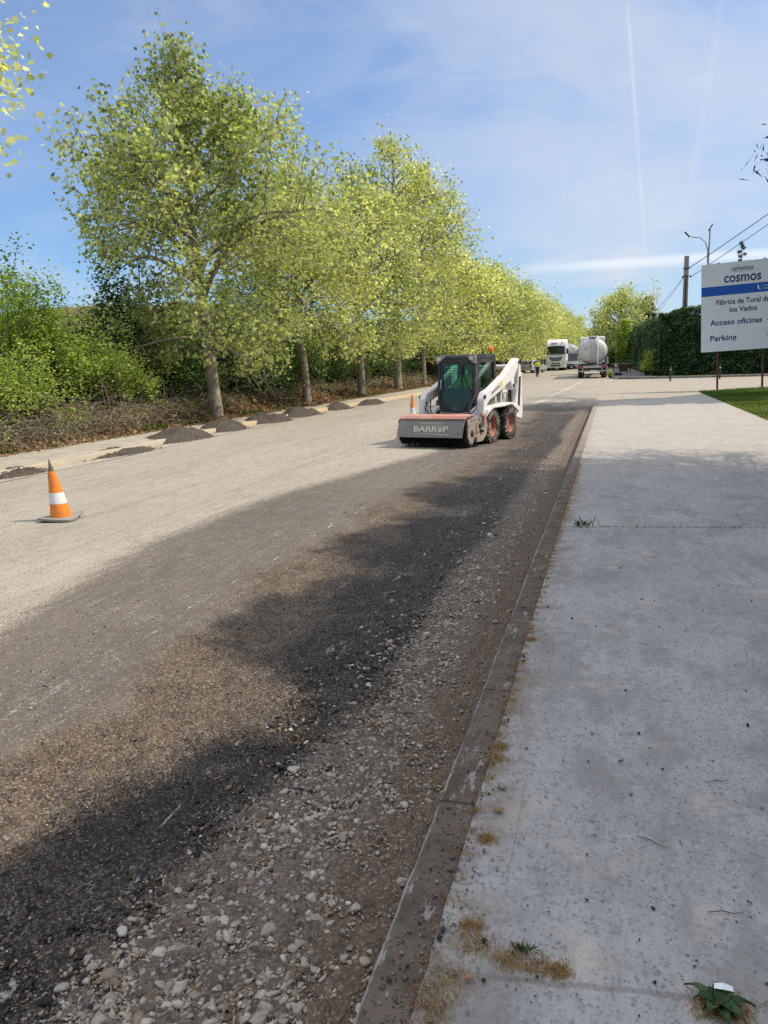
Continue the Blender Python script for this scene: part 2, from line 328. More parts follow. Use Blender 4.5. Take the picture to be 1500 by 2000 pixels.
def road_mat():
    s = NT('milled_road'); at = s.n('ShaderNodeAttribute', attribute_name='mask'); sp = s.n('ShaderNodeSeparateColor'); s.l(at.outputs['Color'], sp.inputs[0])
    swept, rough, stony, tar = sp.outputs[0], sp.outputs[1], sp.outputs[2], at.outputs['Alpha']
    x, y, z = s.xyz()
    big = s.noise(.55, 5, .6, (1, .35, 1)); mid = s.noise(5, 5, .65); fine = s.noise(55, 4, .7); grit = s.voro(95, out='Color')
    gr = s.n('ShaderNodeSeparateColor'); s.l(grit, gr.inputs[0]); gv = gr.outputs[0]; gv2 = gr.outputs[1]
    streak = s.noise(7, 3, .6, (1, .06, 1)); groove = s.noise(30, 2, .5, (1, .1, 1))
    # dusty unswept asphalt
    c0 = s.mix(s.ramp(big, .3, .7), (.365, .33, .278), (.305, .277, .235)); c0 = s.mix(s.ramp(streak, .45, .75, 0, .5), c0, (.395, .36, .30))
    c0 = s.mix(s.ramp(fine, .38, .78, .0, .42), c0, (.25, .225, .188)); c0 = s.mix(s.ramp(gv, .88, .97, 0, .6), c0, (.52, .47, .39)); c0 = s.mix(s.ramp(gv2, .94, .99, 0, .7), c0, (.09, .083, .075))
    trk = s.ramp(s.noise(1.5, 5, .65, (1.6, .12, 1), .3), .50, .68, 0, .5); c0 = s.mix(trk, c0, (.26, .235, .20)); tr2 = s.math('MULTIPLY', s.ramp(s.noise(60, 2, .5, (.35, 1.3, 1)), .52, .62), s.ramp(s.noise(.8, 3, .6, (1, .25, 1)), .50, .62, 0, .45)); c0 = s.mix(tr2, c0, (.20, .18, .155))
    # swept dark asphalt
    c1 = s.mix(s.ramp(big, .35, .65), (.142, .119, .099), (.108, .091, .077)); c1 = s.mix(s.ramp(mid, .45, .75, 0, .5), c1, (.175, .145, .118))
    c1 = s.mix(s.ramp(fine, .45, .75, 0, .7), c1, (.060, .052, .047)); c1 = s.mix(s.ramp(gv, .94, .99, 0, .7), c1, (.32, .28, .24))
    # embedded stones: cells of two sizes with dark gaps between them
    def cells(sc, seedmix):
        col = s.n('ShaderNodeSeparateColor'); s.l(s.voro(sc, out='Color'), col.inputs[0]); d = s.voro(sc); gap = s.ramp(d, .34, .56); return col, d, gap
    ca, da, ga_ = cells(36, 0); cb, db, gb_ = cells(84, 1)
    def pal(v, stops):
        n = s.n('ShaderNodeValToRGB'); n.color_ramp.interpolation = 'CONSTANT'; e = n.color_ramp.elements
        while len(e) < len(stops): e.new(.5)
        for i, (p, q) in enumerate(stops): e[i].position = p; e[i].color = (*q, 1)
        s.l(v, n.inputs[0]); return n.outputs[0]
    # gravelly brown milling
    c2 = s.mix(s.ramp(mid, .38, .64), (.085, .067, .051), (.225, .175, .13)); c2 = s.mix(s.ramp(gv, .55, .95, 0, .65), c2, (.29, .24, .19)); c2 = s.mix(s.ramp(gv2, .62, .8, 0, .8), c2, (.02, .018, .017))
    c2 = s.mix(s.ramp(s.noise(2.3, 4), .58, .72, 0, .5), c2, (.21, .14, .08))
    pb = pal(cb.outputs[0], [(0, (.045, .036, .030)), (.22, (.12, .085, .055)), (.42, (.20, .145, .095)), (.60, (.09, .068, .052)), (.74, (.27, .20, .135)), (.86, (.35, .29, .22)), (.94, (.24, .12, .055))])
    pb = s.mix(s.math('MULTIPLY', gb_, .75), pb, (.035, .026, .020)); c2 = s.mix(.62, c2, pb)
    # pale stones set in earth beside the kerb
    c3 = s.mix(s.ramp(mid, .4, .65), (.135, .106, .084), (.27, .23, .19)); c3 = s.mix(s.ramp(gv, .4, .95, 0, .7), c3, (.40, .36, .31)); c3 = s.mix(s.ramp(gv2, .7, .9, 0, .7), c3, (.07, .055, .045))
    pa = pal(ca.outputs[0], [(0, (.40, .35, .29)), (.2, (.50, .45, .38)), (.38, (.29, .24, .185)), (.52, (.55, .50, .43)), (.64, (.42, .33, .23)), (.74, (.19, .155, .125)), (.86, (.46, .42, .37))])
    pa = s.mix(s.math('MULTIPLY', ga_, .9), pa, (.060, .044, .033)); keep = s.ramp(s.math('ADD', ca.outputs[2], s.math('MULTIPLY', s.noise(3, 4, .6), 1.1)), 1.02, 1.06)
    e3 = s.mix(.55, (.17, .128, .094), pb); earth = s.ramp(s.math('ADD', x, s.math('MULTIPLY', s.noise(3, 4), .3)), -.76, -.66); keep = s.math('MULTIPLY', keep, s.math('SUBTRACT', 1.0, earth))
    c3 = s.mix(.30, s.mix(keep, e3, pa), s.mix(s.math('MULTIPLY', earth, .8), c3, e3))
    # black bitumen
    c4 = s.mix(s.ramp(mid, .45, .75), (.008, .0075, .0078), (.024, .020, .018)); c4 = s.mix(s.ramp(gv, .66, .9, 0, .7), c4, (.13, .10, .072)); c4 = s.mix(s.ramp(s.noise(3.1, 6, .7), .56, .68, 0, .55), c4, c2)
    gs_ = s.n('ShaderNodeSeparateColor'); s.l(s.voro(125, out='Color'), gs_.inputs[0])
    pt = pal(cb.outputs[1], [(0, (.008, .0075, .008)), (.40, (.020, .018, .018)), (.62, (.012, .011, .011)), (.82, (.045, .034, .026)), (.90, (.09, .062, .040)), (.95, (.17, .13, .10)), (.975, (.08, .036, .018))]); c4 = s.mix(.6, c4, pt)
    dith = s.math('ADD', s.math('MULTIPLY', s.math('SUBTRACT', s.math('ADD', s.math('MULTIPLY', gs_.outputs[2], .75), s.math('MULTIPLY', s.noise(38, 5, .8), .25)), .5), 1.25), s.math('MULTIPLY', s.math('SUBTRACT', s.noise(4.5, 5, .7, (2.2, .5, 1)), .5), 1.3))
    def th(m): return s.ramp(s.math('ADD', m, dith), .25, .75)
    c = s.mix(th(swept), c0, c1); c = s.mix(th(rough), c, c2); c = s.mix(th(tar), c, c4); c = s.mix(th(stony), c, c3)
    # worn remains of painted lines
    def line(x0, w, dens):
        d = s.math('ABSOLUTE', s.math('SUBTRACT', s.math('ADD', x, s.math('MULTIPLY', s.noise(1.1, 2), .16)), x0+.08))
        m = s.ramp(d, w, w*.5); n = s.ramp(s.noise(3.2, 8, .78, (3, 1, 1), .8), dens, dens+.05); return s.math('MULTIPLY', m, n)
    wl = s.math('MAXIMUM', line(-2.95, .035, .57), s.math('MAXIMUM', line(-1.62, .10, .585), line(-3.72, .05, .62)))
    wl = s.math('MULTIPLY', wl, s.ramp(swept, .2, .6))
    c = s.mix(s.math('MULTIPLY', wl, .8), c, (.50, .47, .43))
    # lane edge line of the far road, worn
    ll = s.math('MULTIPLY', s.ramp(s.math('ABSOLUTE', s.math('SUBTRACT', x, s.math('ADD', s.math('MULTIPLY', y, .027), -3.75))), .14, .09), s.ramp(y, 29, 30))
    ll = s.math('MULTIPLY', s.math('MULTIPLY', ll, s.ramp(y, 62, 58)), s.ramp(s.noise(2.5, 6, .7), .36, .5)); c = s.mix(s.math('MULTIPLY', ll, .6), c, (.48, .45, .40))
    # paler gutter along the left kerb, tree shade painted as dark patches near the junction
    w1 = s.math('MULTIPLY', s.ramp(s.noise(.55, 4, .6, (1, .5, 1)), .46, .6), s.math('MULTIPLY', s.ramp(y, 25, 28), s.math('MULTIPLY', s.ramp(y, 46, 34), s.ramp(x, -4.4, -2.2))))
    c = s.mix(s.math('MULTIPLY', w1, .6), c, (.075, .07, .066))
    seam = s.math('MULTIPLY', s.ramp(s.math('ABSOLUTE', s.math('SUBTRACT', y, s.math('ADD', 38.3, s.math('MULTIPLY', x, .1)))), .10, .03), .6); c = s.mix(seam, c, (.06, .055, .05))
    h = s.math('ADD', s.math('MULTIPLY', fine, .6), s.math('MULTIPLY', gv, .4))
    h = s.math('MULTIPLY', h, s.ramp(rough, 0, 1, .45, 1)); h = s.math('ADD', h, s.math('MULTIPLY', groove, s.ramp(rough, 0, 1, .5, .1)))
    nb = s.bump(h, .95, .008); nb = s.bump(mid, .3, .02, nb); peb = s.math('MULTIPLY', s.math('SUBTRACT', 1.0, db), rough); nb = s.bump(peb, .8, .009, nb); pe2 = s.math('MULTIPLY', s.math('MULTIPLY', s.math('SUBTRACT', 1.0, da), stony), keep); nb = s.bump(pe2, 1.0, .020, nb)
    r = s.math('SUBTRACT', s.ramp(fine, .3, .7, .8, .97), s.math('MULTIPLY', tar, .26)); return s.out(c, r, 0, nb, .3)
M_ROAD = road_mat()
tag(link('road', grid_mesh('road', Xr, Yr, Zr, True, {'mask': mask}), M_ROAD), kind='structure')

# --- loose stones and grit lying on the milled strip: nobody could count them
def ico(sub):
    bm = bmesh.new(); bmesh.ops.create_icosphere(bm, subdivisions=sub, radius=1); v = np.array([p.co[:] for p in bm.verts]); f = np.array([[q.index for q in p.verts] for p in bm.faces]); bm.free(); return v, f
def stones(name, P, size, col, tmpl, flat=(.45, .8), seed=1, smooth=False, sink=.25, jit=.30):
    r = np.random.RandomState(seed); v, f = tmpl; n = len(P)
    A = r.normal(size=(n, 3, 3)); Q, _ = np.linalg.qr(A); facet = len(v) > 20
    sc = np.stack([r.uniform(.7, 1.3, n), r.uniform(.55, 1.0, n), r.uniform(.4, .8, n)], 1)
    V = v[None]*(1 + r.uniform(-jit, jit, (n, len(v), 1))); 
    if facet:                       # broken stone: cut the ball by random planes into flat faces
        V = np.repeat(v[None], n, 0)
        for q in range(9):
            nn = r.normal(size=(n, 3)); nn /= np.linalg.norm(nn, axis=1, keepdims=True); hh = r.uniform(.42, .80, (n, 1)); ex = np.maximum(0, (V*nn[:, None]).sum(2)-hh); V = V-ex[..., None]*nn[:, None]
        V = V*1.25
    V = V*sc[:, None, :]; V = np.einsum('nij,nkj->nki', Q, V)
    V[:, :, 2] *= r.uniform(flat[0], flat[1], (n, 1)); V = V*size[:, None, None]*.5
    V += P[:, None, :]; V[:, :, 2] += (size*(.5-sink)*.6)[:, None]
    F = (f[None]+(np.arange(n)*len(v))[:, None, None]).reshape(-1)
    C = np.repeat(np.concatenate([col, np.ones((n, 1))], 1)[:, None], len(v), 1).reshape(-1, 4)
    return mesh_np(name, V.reshape(-1, 3), F, np.arange(len(F)//3)*3, smooth, {'col': C})
def stone_mat(name='stone', rough=.85):
    s = NT(name); c = s.attr('col', 'Color'); a = s.noise(60, 5, .65); b = s.noise(260, 3, .6)
    c = s.mix(s.ramp(a, .4, .7, 0, .55), c, s.mix(1, c, (.45, .42, .40), 'MULTIPLY')); c = s.mix(s.ramp(b, .55, .75, 0, .35), c, (.5, .46, .4))
    return s.out(c, rough, 0, s.bump(a, .5, .004), .25)
M_STONE = stone_mat()
def stone_cols(P, r):
    pal = np.array([(.37, .32, .26), (.30, .255, .205), (.44, .385, .32), (.30, .22, .14), (.20, .135, .075), (.055, .048, .042), (.022, .021, .021), (.50, .47, .43), (.13, .10, .08)])
    n = len(P); x = P[:, 0]; y = P[:, 1]
    wv = .16*vnoise(y, 0*y, 2.6, 31)+.07*vnoise(y, 0*y, .7, 32); se = np.interp(y, [-5, 1.4, 3, 5, 8, 12, 20, 28], [-1.45, -1.42, -1.28, -1.16, -1.05, -1.15, -1.05, -.85])
    st = sst(-.2, .16, x-se+wv); tr = sst(-2.35, -1.95, x+wv*2)*(1-st)
    probs = np.array([.22, .2, .13, .14, .09, .05, .02, .04, .11])[None]*st[:, None] + np.array([.02, .04, .008, .05, .10, .26, .41, .012, .10])[None]*tr[:, None] + np.array([.10, .14, .05, .2, .16, .15, .06, .02, .12])[None]*(1-st-tr)[:, None]
    cdf = np.cumsum(probs/probs.sum(1, keepdims=True), 1); k = (r.rand(n, 1) > cdf).sum(1).clip(0, len(pal)-1)
    return pal[k]*r.uniform(.75, 1.2, (n, 1))
def road_z(x, y): return -.035*sst(-3, -1.8, x) + gzv(y) - .02*sst(-.80, -.62, x)
r = np.random.RandomState(11)
def scatter(n, y0, y1, x0, x1, p=1.0, jit=.25):
    u = r.rand(n); y = (y0**(-p) + u*(y1**(-p)-y0**(-p)))**(-1/p); x = r.uniform(x0, x1, n) + r.normal(0, jit, n)
    k = (x < -.63); x, y = x[k], y[k]; return np.stack([x, y, road_z(x, y)+.001], 1)
P = scatter(70000, .95, 24, -2.95, -.62, .80); k = r.rand(len(P)) < sst(-3.3, -2.2, P[:, 0]+.2*vnoise(P[:, 0], P[:, 1], .6, 5)); P = P[k]
sz = .0055*np.exp(r.normal(0, .42, len(P)))*(1+P[:, 1]*.05)
tag(link('gravel', stones('gravel', P, sz, stone_cols(P, r), ico(1), seed=2), M_STONE), kind='stuff')
P = scatter(40000, .95, 20, -1.55, -.64, .80, .14); P = P[r.rand(len(P)) < (1-.7*sst(-.9, -.72, P[:, 0]))*(.45+.55*sst(-.2, .5, vnoise(P[:, 0], P[:, 1], .45, 9)))]
sz = .012*np.exp(r.normal(0, .38, len(P)))
c = stone_cols(P, r); tag(link('rubble', stones('rubble', P, sz, c, ico(2), seed=3, flat=(.5, .85)), M_STONE), kind='stuff')
P = scatter(8000, 1.0, 14, -1.34, -.72, .8, .10); P = P[r.rand(len(P)) < (1-.75*sst(-.92, -.76, P[:, 0]))*(.25+.75*sst(-.1, .5, vnoise(P[:, 0], P[:, 1], .55, 19)))]; sz = .024*np.exp(r.normal(0, .42, len(P))); sz = np.clip(sz, .014, .075)
c = np.array([(.39, .345, .29), (.32, .28, .23), (.45, .40, .34), (.27, .21, .155)])[r.randint(0, 4, len(P))]*r.uniform(.8, 1.1, (len(P), 1))
tag(link('stone_rubble', stones('stone_rubble', P, sz, c, ico(2), seed=4, flat=(.4, .75), sink=.40, jit=.36), M_STONE), kind='stuff')
P = scatter(2500, 1.0, 20, -3.9, -2.2, .9, .3); sz = .010*np.exp(r.normal(0, .4, len(P)))*(1+P[:, 1]*.03); c = np.tile([[.03, .028, .027]], (len(P), 1)); k = r.rand(len(P)) < .4; c[k] = (.22, .17, .12)
tag(link('grit', stones('grit', P, sz*.8, c, ico(1), seed=5), M_STONE), kind='stuff')

# --- right kerb and concrete sidewalk
def concrete_mat(name, base, dark, light, kind='walk'):
    s = NT(name); x, y, z = s.xyz(); a = s.noise(1.1, 6, .6); b = s.noise(14, 5, .7); f = s.noise(120, 4, .7); st = s.noise(9, 4, .6, (1, .10, 1)); v = s.voro(120, out='Color')
    sp = s.n('ShaderNodeSeparateColor'); s.l(v, sp.inputs[0])
    c = s.mix(s.ramp(a, .32, .68), base, dark); c = s.mix(s.ramp(st, .5, .72, 0, .45), c, light); c = s.mix(s.ramp(b, .5, .75, 0, .55), c, tuple(q*.62 for q in dark)); c = s.mix(s.ramp(b, .46, .28, 0, .4), c, light)
    c = s.mix(s.ramp(sp.outputs[0], .95, .99, 0, .6), c, tuple(q*.33 for q in dark)); c = s.mix(s.ramp(sp.outputs[1], .93, .98, 0, .5), c, light)
    c = s.mix(s.ramp(f, .55, .75, 0, .5), c, tuple(q*.5 for q in dark)); c = s.mix(s.ramp(s.noise(64, 4, .65, (1, .7, 1)), .52, .64, 0, .5), c, tuple(q*.45 for q in dark)); c = s.mix(s.ramp(s.noise(3.4, 6, .7, (1, .5, 1)), .48, .62, 0, .6), c, tuple(q*.72 for q in dark)); c = s.mix(s.ramp(s.noise(2.6, 5, .65), .58, .70, 0, .4), c, (.50, .44, .36))
    stain = s.ramp(s.noise(1.7, 7, .7, None, .6), .60, .72, 0, .35); c = s.mix(stain, c, (.17, .145, .115))
    h = s.math('ADD', s.math('MULTIPLY', f, .5), s.math('MULTIPLY', b, .6))
    if kind == 'walk':
        mask = None
        wav = s.math('MULTIPLY', s.math('SUBTRACT', s.noise(2.2, 3), .5), .07)
        for y0, w, k in ((1.79, .014, .8), (7.5, .012, .9), (13.4, .012, .8), (19.3, .015, .8), (25.2, .015, .8)):
            d = s.math('ABSOLUTE', s.math('SUBTRACT', s.math('ADD', s.math('SUBTRACT', y, s.math('MULTIPLY', x, .10)), wav), y0))
            m = s.math('MULTIPLY', s.ramp(d, w, w*.35), k); mask = m if mask is None else s.math('MAXIMUM', mask, m)
        for x0, w, k in ((-.27, .004, .4), (-.16, .003, .3), (1.62, .006, .5)):
            d = s.math('ABSOLUTE', s.math('SUBTRACT', s.math('ADD', x, s.math('MULTIPLY', s.noise(1.3, 2), .03)), x0))
            m = s.math('MULTIPLY', s.math('MULTIPLY', s.ramp(d, w, w*.4), k), s.ramp(s.noise(2.7, 3), .42, .55)); mask = s.math('MAXIMUM', mask, m)
        c = s.mix(s.math('MULTIPLY', mask, .42), c, (.07, .06, .048)); h = s.math('SUBTRACT', h, s.math('MULTIPLY', mask, 1.2))
        # tan dust blown over the edge by the road
        e = s.math('MULTIPLY', s.ramp(x, -.22, -.44), s.ramp(s.noise(5, 5, .7), .42, .6)); c = s.mix(s.math('MULTIPLY', e, .75), c, (.185, .14, .095))
        dust = s.math('MULTIPLY', s.ramp(y, 8, 16), .55); c = s.mix(dust, c, (.385, .345, .29))
    return s.out(c, s.ramp(b, .3, .7, .75, .95), 0, s.bump(h, .55, .004), .3)
M_WALK = concrete_mat('sidewalk_concrete', (.355, .345, .335), (.28, .27, .262), (.43, .415, .40))
def poly_grid(name, mat, ylist, x_of_l, x_of_r, z, nx, kind='structure', zf=None, skirt=.14):
    ys = np.array(ylist); U, Yg = np.meshgrid(np.linspace(0, 1, nx), ys); Xg = x_of_l(Yg)*(1-U)+x_of_r(Yg)*U
    Zg = z+gzv(Yg)+(zf(Xg, Yg) if zf else 0*Xg)
    if skirt:
        Xg = np.concatenate([Xg[:, :1], Xg, Xg[:, -1:]], 1); Yg = np.concatenate([Yg[:, :1], Yg, Yg[:, -1:]], 1); Zg = np.concatenate([Zg[:, :1]-skirt, Zg, Zg[:, -1:]-skirt], 1)
        Xg = np.concatenate([Xg[:1], Xg, Xg[-1:]]); Yg = np.concatenate([Yg[:1], Yg, Yg[-1:]]); Zg = np.concatenate([Zg[:1]-skirt, Zg, Zg[-1:]-skirt])
    return tag(link(name, grid_mesh(name, Xg, Yg, Zg, False), mat), kind=kind)
# far end of the sidewalk runs obliquely from (-.55, 30.6) to (3.6, 36)
def walk_far(U): return 30.6 + 5.4*U**1.3
yy = np.linspace(-4, 1, 90); U, V_ = np.meshgrid(np.linspace(0, 1, 44), np.linspace(0, 1, 120)**1.7)
Xw = -.45+U*4.05; Yw = -4+V_*(walk_far(U)+4); Zw = .12+.003*vnoise(Xw, Yw, .9, 60)
Zw -= .10*sst(28.6, 30.6, Yw-walk_far(U)+30.6)*(1+0*Xw)
tag(link('sidewalk', grid_mesh('sidewalk', Xw, Yw, Zw, True), M_WALK), kind='structure')
def kerb_mat():
    s = NT('kerb_dirty'); x, y, z = s.xyz(); a = s.noise(6, 6, .65); b = s.noise(45, 4, .65)
    c = s.mix(s.ramp(a, .35, .65), (.088, .068, .054), (.145, .115, .094)); c = s.mix(s.ramp(b, .55, .75, 0, .6), c, (.06, .048, .04))
    c = s.mix(s.math('MULTIPLY', s.ramp(s.noise(5, 6, .75, (4, 1, 1)), .57, .64), .5), c, (.45, .42, .39))
    e = s.math('MULTIPLY', s.ramp(s.math('ADD', x, s.math('MULTIPLY', s.noise(9, 4, .7), .016)), -.568, -.576), s.ramp(s.noise(3.5, 5, .7), .36, .46))
    c = s.mix(s.math('MULTIPLY', e, .6), c, (.40, .37, .34)); dust = s.ramp(y, 9, 20, 0, .6); c = s.mix(dust, c, (.36, .32, .27))
    jt = s.ramp(s.math('ABSOLUTE', s.math('SUBTRACT', s.math('FRACT', s.math('ADD', s.math('MULTIPLY', y, .98), s.math('MULTIPLY', s.noise(30, 2), .006))), .5)), .010, .004); c = s.mix(s.math('MULTIPLY', jt, .75), c, (.035, .028, .022))
    return s.out(c, .92, 0, s.bump(s.math('SUBTRACT', b, jt), .6, .006), .2)
yk = np.concatenate([np.arange(.4, 8, .03), np.arange(8, 31, .25)]); yk = np.concatenate([[-4], yk])
prof = [(-.605, -.10), (-.600, .075), (-.592, .108), (-.582, .1175), (-.565, .1215), (-.52, .122), (-.47, .121), (-.452, .119), (-.449, .10)]
PX = np.array([p[0] for p in prof])[None]+0*yk[:, None]; PY = yk[:, None]+0*PX; PZ = np.array([p[1] for p in prof])[None]+0*PX
PX = PX + .004*vnoise(PY, PX, .13, 71)*(np.arange(9)[None] < 4); PZ = PZ + .003*vnoise(PX*4, PY, .09, 72)*(np.arange(9)[None] > 0) + .002*vnoise(PX, PY, .02, 73)
PX = PX + .006*vnoise(PY, 0*PY, 3, 74)
chip = (vnoise(PY, 0*PY, .10, 76)+.5*vnoise(PY, 0*PY, .035, 77)); PZ = PZ - .010*sst(.5, 1.0, chip)*((np.arange(9)[None] > 0) & (np.arange(9)[None] < 5)); PZ[:, 1:] -= .10*sst(28.8, 30.6, PY[:, 1:])
tag(link('kerb', grid_mesh('kerb', PX, PY, PZ, True), kerb_mat()), kind='structure')

# --- the side road that joins from the right, and the pavement beyond it
M_SIDE = concrete_mat('side_road_surface', (.38, .335, .275), (.32, .285, .235), (.44, .39, .32), 'road')
us = np.linspace(0, 1, 40); xs_ = -.59+us**1.6*62
y0 = np.interp(xs_, [-.59, 3.6, 7, 30, 62], [30.3, 35.6, 40, 44, 46]); y1 = np.interp(xs_, [-.59, .3, 3, 62], [64.5, 62.6, 61.5, 57])
Vv, Us = np.meshgrid(np.linspace(0, 1, 30), np.arange(40), indexing='ij'); Xs = xs_[Us]; Ys = y0[Us]-.8+(y1[Us]-y0[Us]+1.2)*Vv
Zs = .006+0*Xs
tag(link('side_road', grid_mesh('side_road', Xs, Ys, Zs, True), M_SIDE), kind='structure')
yl = np.concatenate([np.arange(62.5, 80, 1), np.arange(80, 260, 6)])
poly_grid('road_shoulder', M_SIDE, np.concatenate([[60], yl]), lambda y: -.62+0*y, lambda y: .16+0*y, .004, 4, skirt=0)
# pavement running on beside the road, grey
M_PAVE = concrete_mat('far_pavement_concrete', (.20, .195, .19), (.16, .155, .15), (.25, .24, .23), 'road')
M_KERB2 = concrete_mat('grey_kerb_concrete', (.24, .23, .21), (.17, .16, .15), (.32, .30, .27), 'road')
poly_grid('far_pavement', M_PAVE, yl+1.2, lambda y: .15+0*y, lambda y: 3.2+0*y, .13, 8)
yl2 = np.linspace(0, 1, 34)
def strip(name, pts, w, z0, z1, mat, kind='structure'):
    """kerb along a ground polyline"""
    m = MB(); P = [Vector((p[0], p[1], 0)) for p in pts]; L, R_ = [], []
    for i, p in enumerate(P):
        d = (P[min(i+1, len(P)-1)]-P[max(i-1, 0)]).normalized(); n_ = Vector((-d.y, d.x, 0)); L.append(p+n_*w/2); R_.append(p-n_*w/2)
    vs = []
    for i in range(len(P)):
        g_ = gz(P[i].y); b = .018
        vs += [(*L[i][:2], z0+g_), (*L[i][:2], z1-b+g_), (*(L[i].lerp(R_[i], .12))[:2], z1+g_), (*(L[i].lerp(R_[i], .88))[:2], z1+g_), (*R_[i][:2], z1-b+g_), (*R_[i][:2], z0+g_)]
    fs = [(i*6+k, i*6+k+1, (i+1)*6+k+1, (i+1)*6+k) for i in range(len(P)-1) for k in range(5)] + [(0, 1, 2, 3, 4, 5), tuple(len(vs)-6+k for k in range(6))[::-1]]
    m.add(vs, fs); return tag(m.build(name, mat), kind=kind)
isl = [(.05, 200), (.05, 110), (.05, 80), (.05, 68), (.2, 65), (.8, 63.4), (1.8, 62.5), (3.4, 61.9), (8, 61.2), (20, 60), (45, 58)]
strip('kerb', isl, .16, -.05, .155, M_KERB2)
# earth bed in front of the hedge
m = MB(); bed = [(.9, 63.9), (1.9, 62.9), (3.5, 62.2), (8, 61.5), (20, 60.3), (45, 58.3), (45, 74), (3.6, 74), (3.2, 66)]
m.add([(x, y, .12) for x, y in bed], [tuple(range(len(bed)))]); tag(m.build('soil', earth_mat()), kind='structure')

# --- left kerb, gutter, sidewalk
M_LW = concrete_mat('left_sidewalk_concrete', (.42, .375, .31), (.34, .31, .26), (.50, .45, .37), 'road')
def lkerb_mat():
    s = NT('pale_kerb'); a = s.noise(2.5, 6, .65); b = s.noise(30, 4, .6); x, y, z = s.xyz()
    c = s.mix(s.ramp(a, .35, .65), (.42, .36, .27), (.36, .32, .26)); c = s.mix(s.math('MULTIPLY', s.ramp(y, 14, 22), s.ramp(a, .38, .6)), c, (.48, .37, .20))
    c = s.mix(s.ramp(b, .5, .75, 0, .5), c, (.20, .16, .11)); return s.out(c, .9, 0, s.bump(b, .5, .01), .2)
ylk = np.concatenate([np.arange(-6, 60, 1.0), np.arange(60, 300, 8)])
KXL = lambda y: kx(y)
pk = [(-.22, .10), (-.20, .125), (-.02, .125), (.0, .105), (.015, -.02)]
PX = kx(ylk)[:, None]+np.array([p[0] for p in pk])[None]; PY = ylk[:, None]+0*PX; PZ = np.array([p[1] for p in pk])[None]+gzv(PY)
tag(link('left_kerb', grid_mesh('left_kerb', PX, PY, PZ, False), lkerb_mat()), kind='structure')
lw = poly_grid('left_sidewalk', M_LW, ylk, lambda y: -12.45-.25*vnoise(y, 0*y, 9, 80)+1.2*sst(46, 70, y), lambda y: kx(y)-.18, .115, 8)
PXg = kx(ylk)[:, None]+np.array([.012, .42])[None]; tag(link('gutter', grid_mesh('gutter', PXg, ylk[:, None]+0*PXg, .008+gzv(ylk)[:, None]+0*PXg), M_LW), kind='structure')

# --- verge on the left, a low uneven bank
ylv = np.concatenate([np.arange(-12, 70, .6), np.arange(70, 300, 4)]); U, Yv = np.meshgrid(np.linspace(0, 1, 60)**1.5, ylv)
Xv = -12.2+1.2*sst(46, 70, Yv)-U*60
Zv = .09+gzv(Yv)+.75*sst(-12.8, -15.5, Xv)+.09*vnoise(Xv, Yv, 1.1, 90)*sst(-12.5, -14, Xv)+.3*vnoise(Xv, Yv, 6, 91)*sst(-13, -18, Xv)
def verge_z(x, y): return float(.09+gz(y)+.75*sst(-12.8, -15.5, x)+.09*vnoise(x, y, 1.1, 90)*sst(-12.5, -14, x)+.3*vnoise(x, y, 6, 91)*sst(-13, -18, x))
def verge_zv(x, y): return .09+gzv(y)+.75*sst(-12.8, -15.5, x)+.09*vnoise(x, y, 1.1, 90)*sst(-12.5, -14, x)+.3*vnoise(x, y, 6, 91)*sst(-13, -18, x)
def verge_mat():
    s = NT('verge_soil'); a = s.noise(1.3, 6, .65); b = s.noise(11, 5, .7)
    c = s.mix(s.ramp(a, .35, .65), (.14, .10, .06), (.085, .08, .035)); c = s.mix(s.ramp(b, .4, .65, 0, .7), c, (.27, .18, .10)); c = s.mix(s.ramp(b, .62, .8, 0, .7), c, (.04, .03, .02))
    return s.out(c, .95, 0, s.bump(b, .9, .05), .1)
tag(link('verge', grid_mesh('verge', Xv, Yv, Zv), verge_mat()), kind='structure')
# --- lawn on the right
def lawn_mat():
    s = NT('lawn_soil'); a = s.noise(.9, 5, .6); b = s.noise(25, 5, .7)
    c = s.mix(s.ramp(a, .35, .65), (.06, .095, .02), (.10, .13, .035)); c = s.mix(s.ramp(b, .5, .75, 0, .6), c, (.16, .13, .06)); return s.out(c, .95, 0, s.bump(b, .9, .04), .1)
ul = np.linspace(0, 1, 30); yl3 = np.linspace(0, 1, 60); Ul, Vl = np.meshgrid(ul**1.5, yl3); Xl = 3.6+Ul*42
Yl = -6+Vl*(np.interp(Xl, [3.6, 7, 30, 62], [36, 40.4, 44.3, 46])+6-.25); Zl = .125+.03*vnoise(Xl, Yl, 1.6, 95)*sst(3.6, 4.1, Xl)-.12*sst(.97, 1, Vl)
tag(link('lawn', grid_mesh('lawn', Xl, Yl, Zl), lawn_mat()), kind='structure')
# ================================================================== vegetation
M_PLANE = leafmat('plane_leaves', [(0, (.095, .125, .055)), (.25, (.28, .31, .12)), (.58, (.47, .48, .205)), (.84, (.58, .575, .31)), (1, (.65, .59, .42))], .55)
M_BUSH = leafmat('bush_leaves', [(0, (.03, .065, .022)), (.4, (.07, .13, .04)), (.75, (.13, .20, .055)), (1, (.22, .28, .09))], .32)
M_FRESH = leafmat('fresh_bush_leaves', [(0, (.10, .16, .035)), (.4, (.26, .34, .07)), (.75, (.42, .49, .12)), (1, (.55, .56, .22))], .42)
M_HEDGE = leafmat('cypress_sprays', [(0, (.018, .042, .018)), (.5, (.05, .10, .04)), (.85, (.09, .15, .06)), (1, (.16, .21, .08))], .2, .7)
M_CONIF = leafmat('conifer_needles', [(0, (.012, .028, .014)), (.6, (.025, .055, .025)), (1, (.06, .09, .04))], .1, .7)
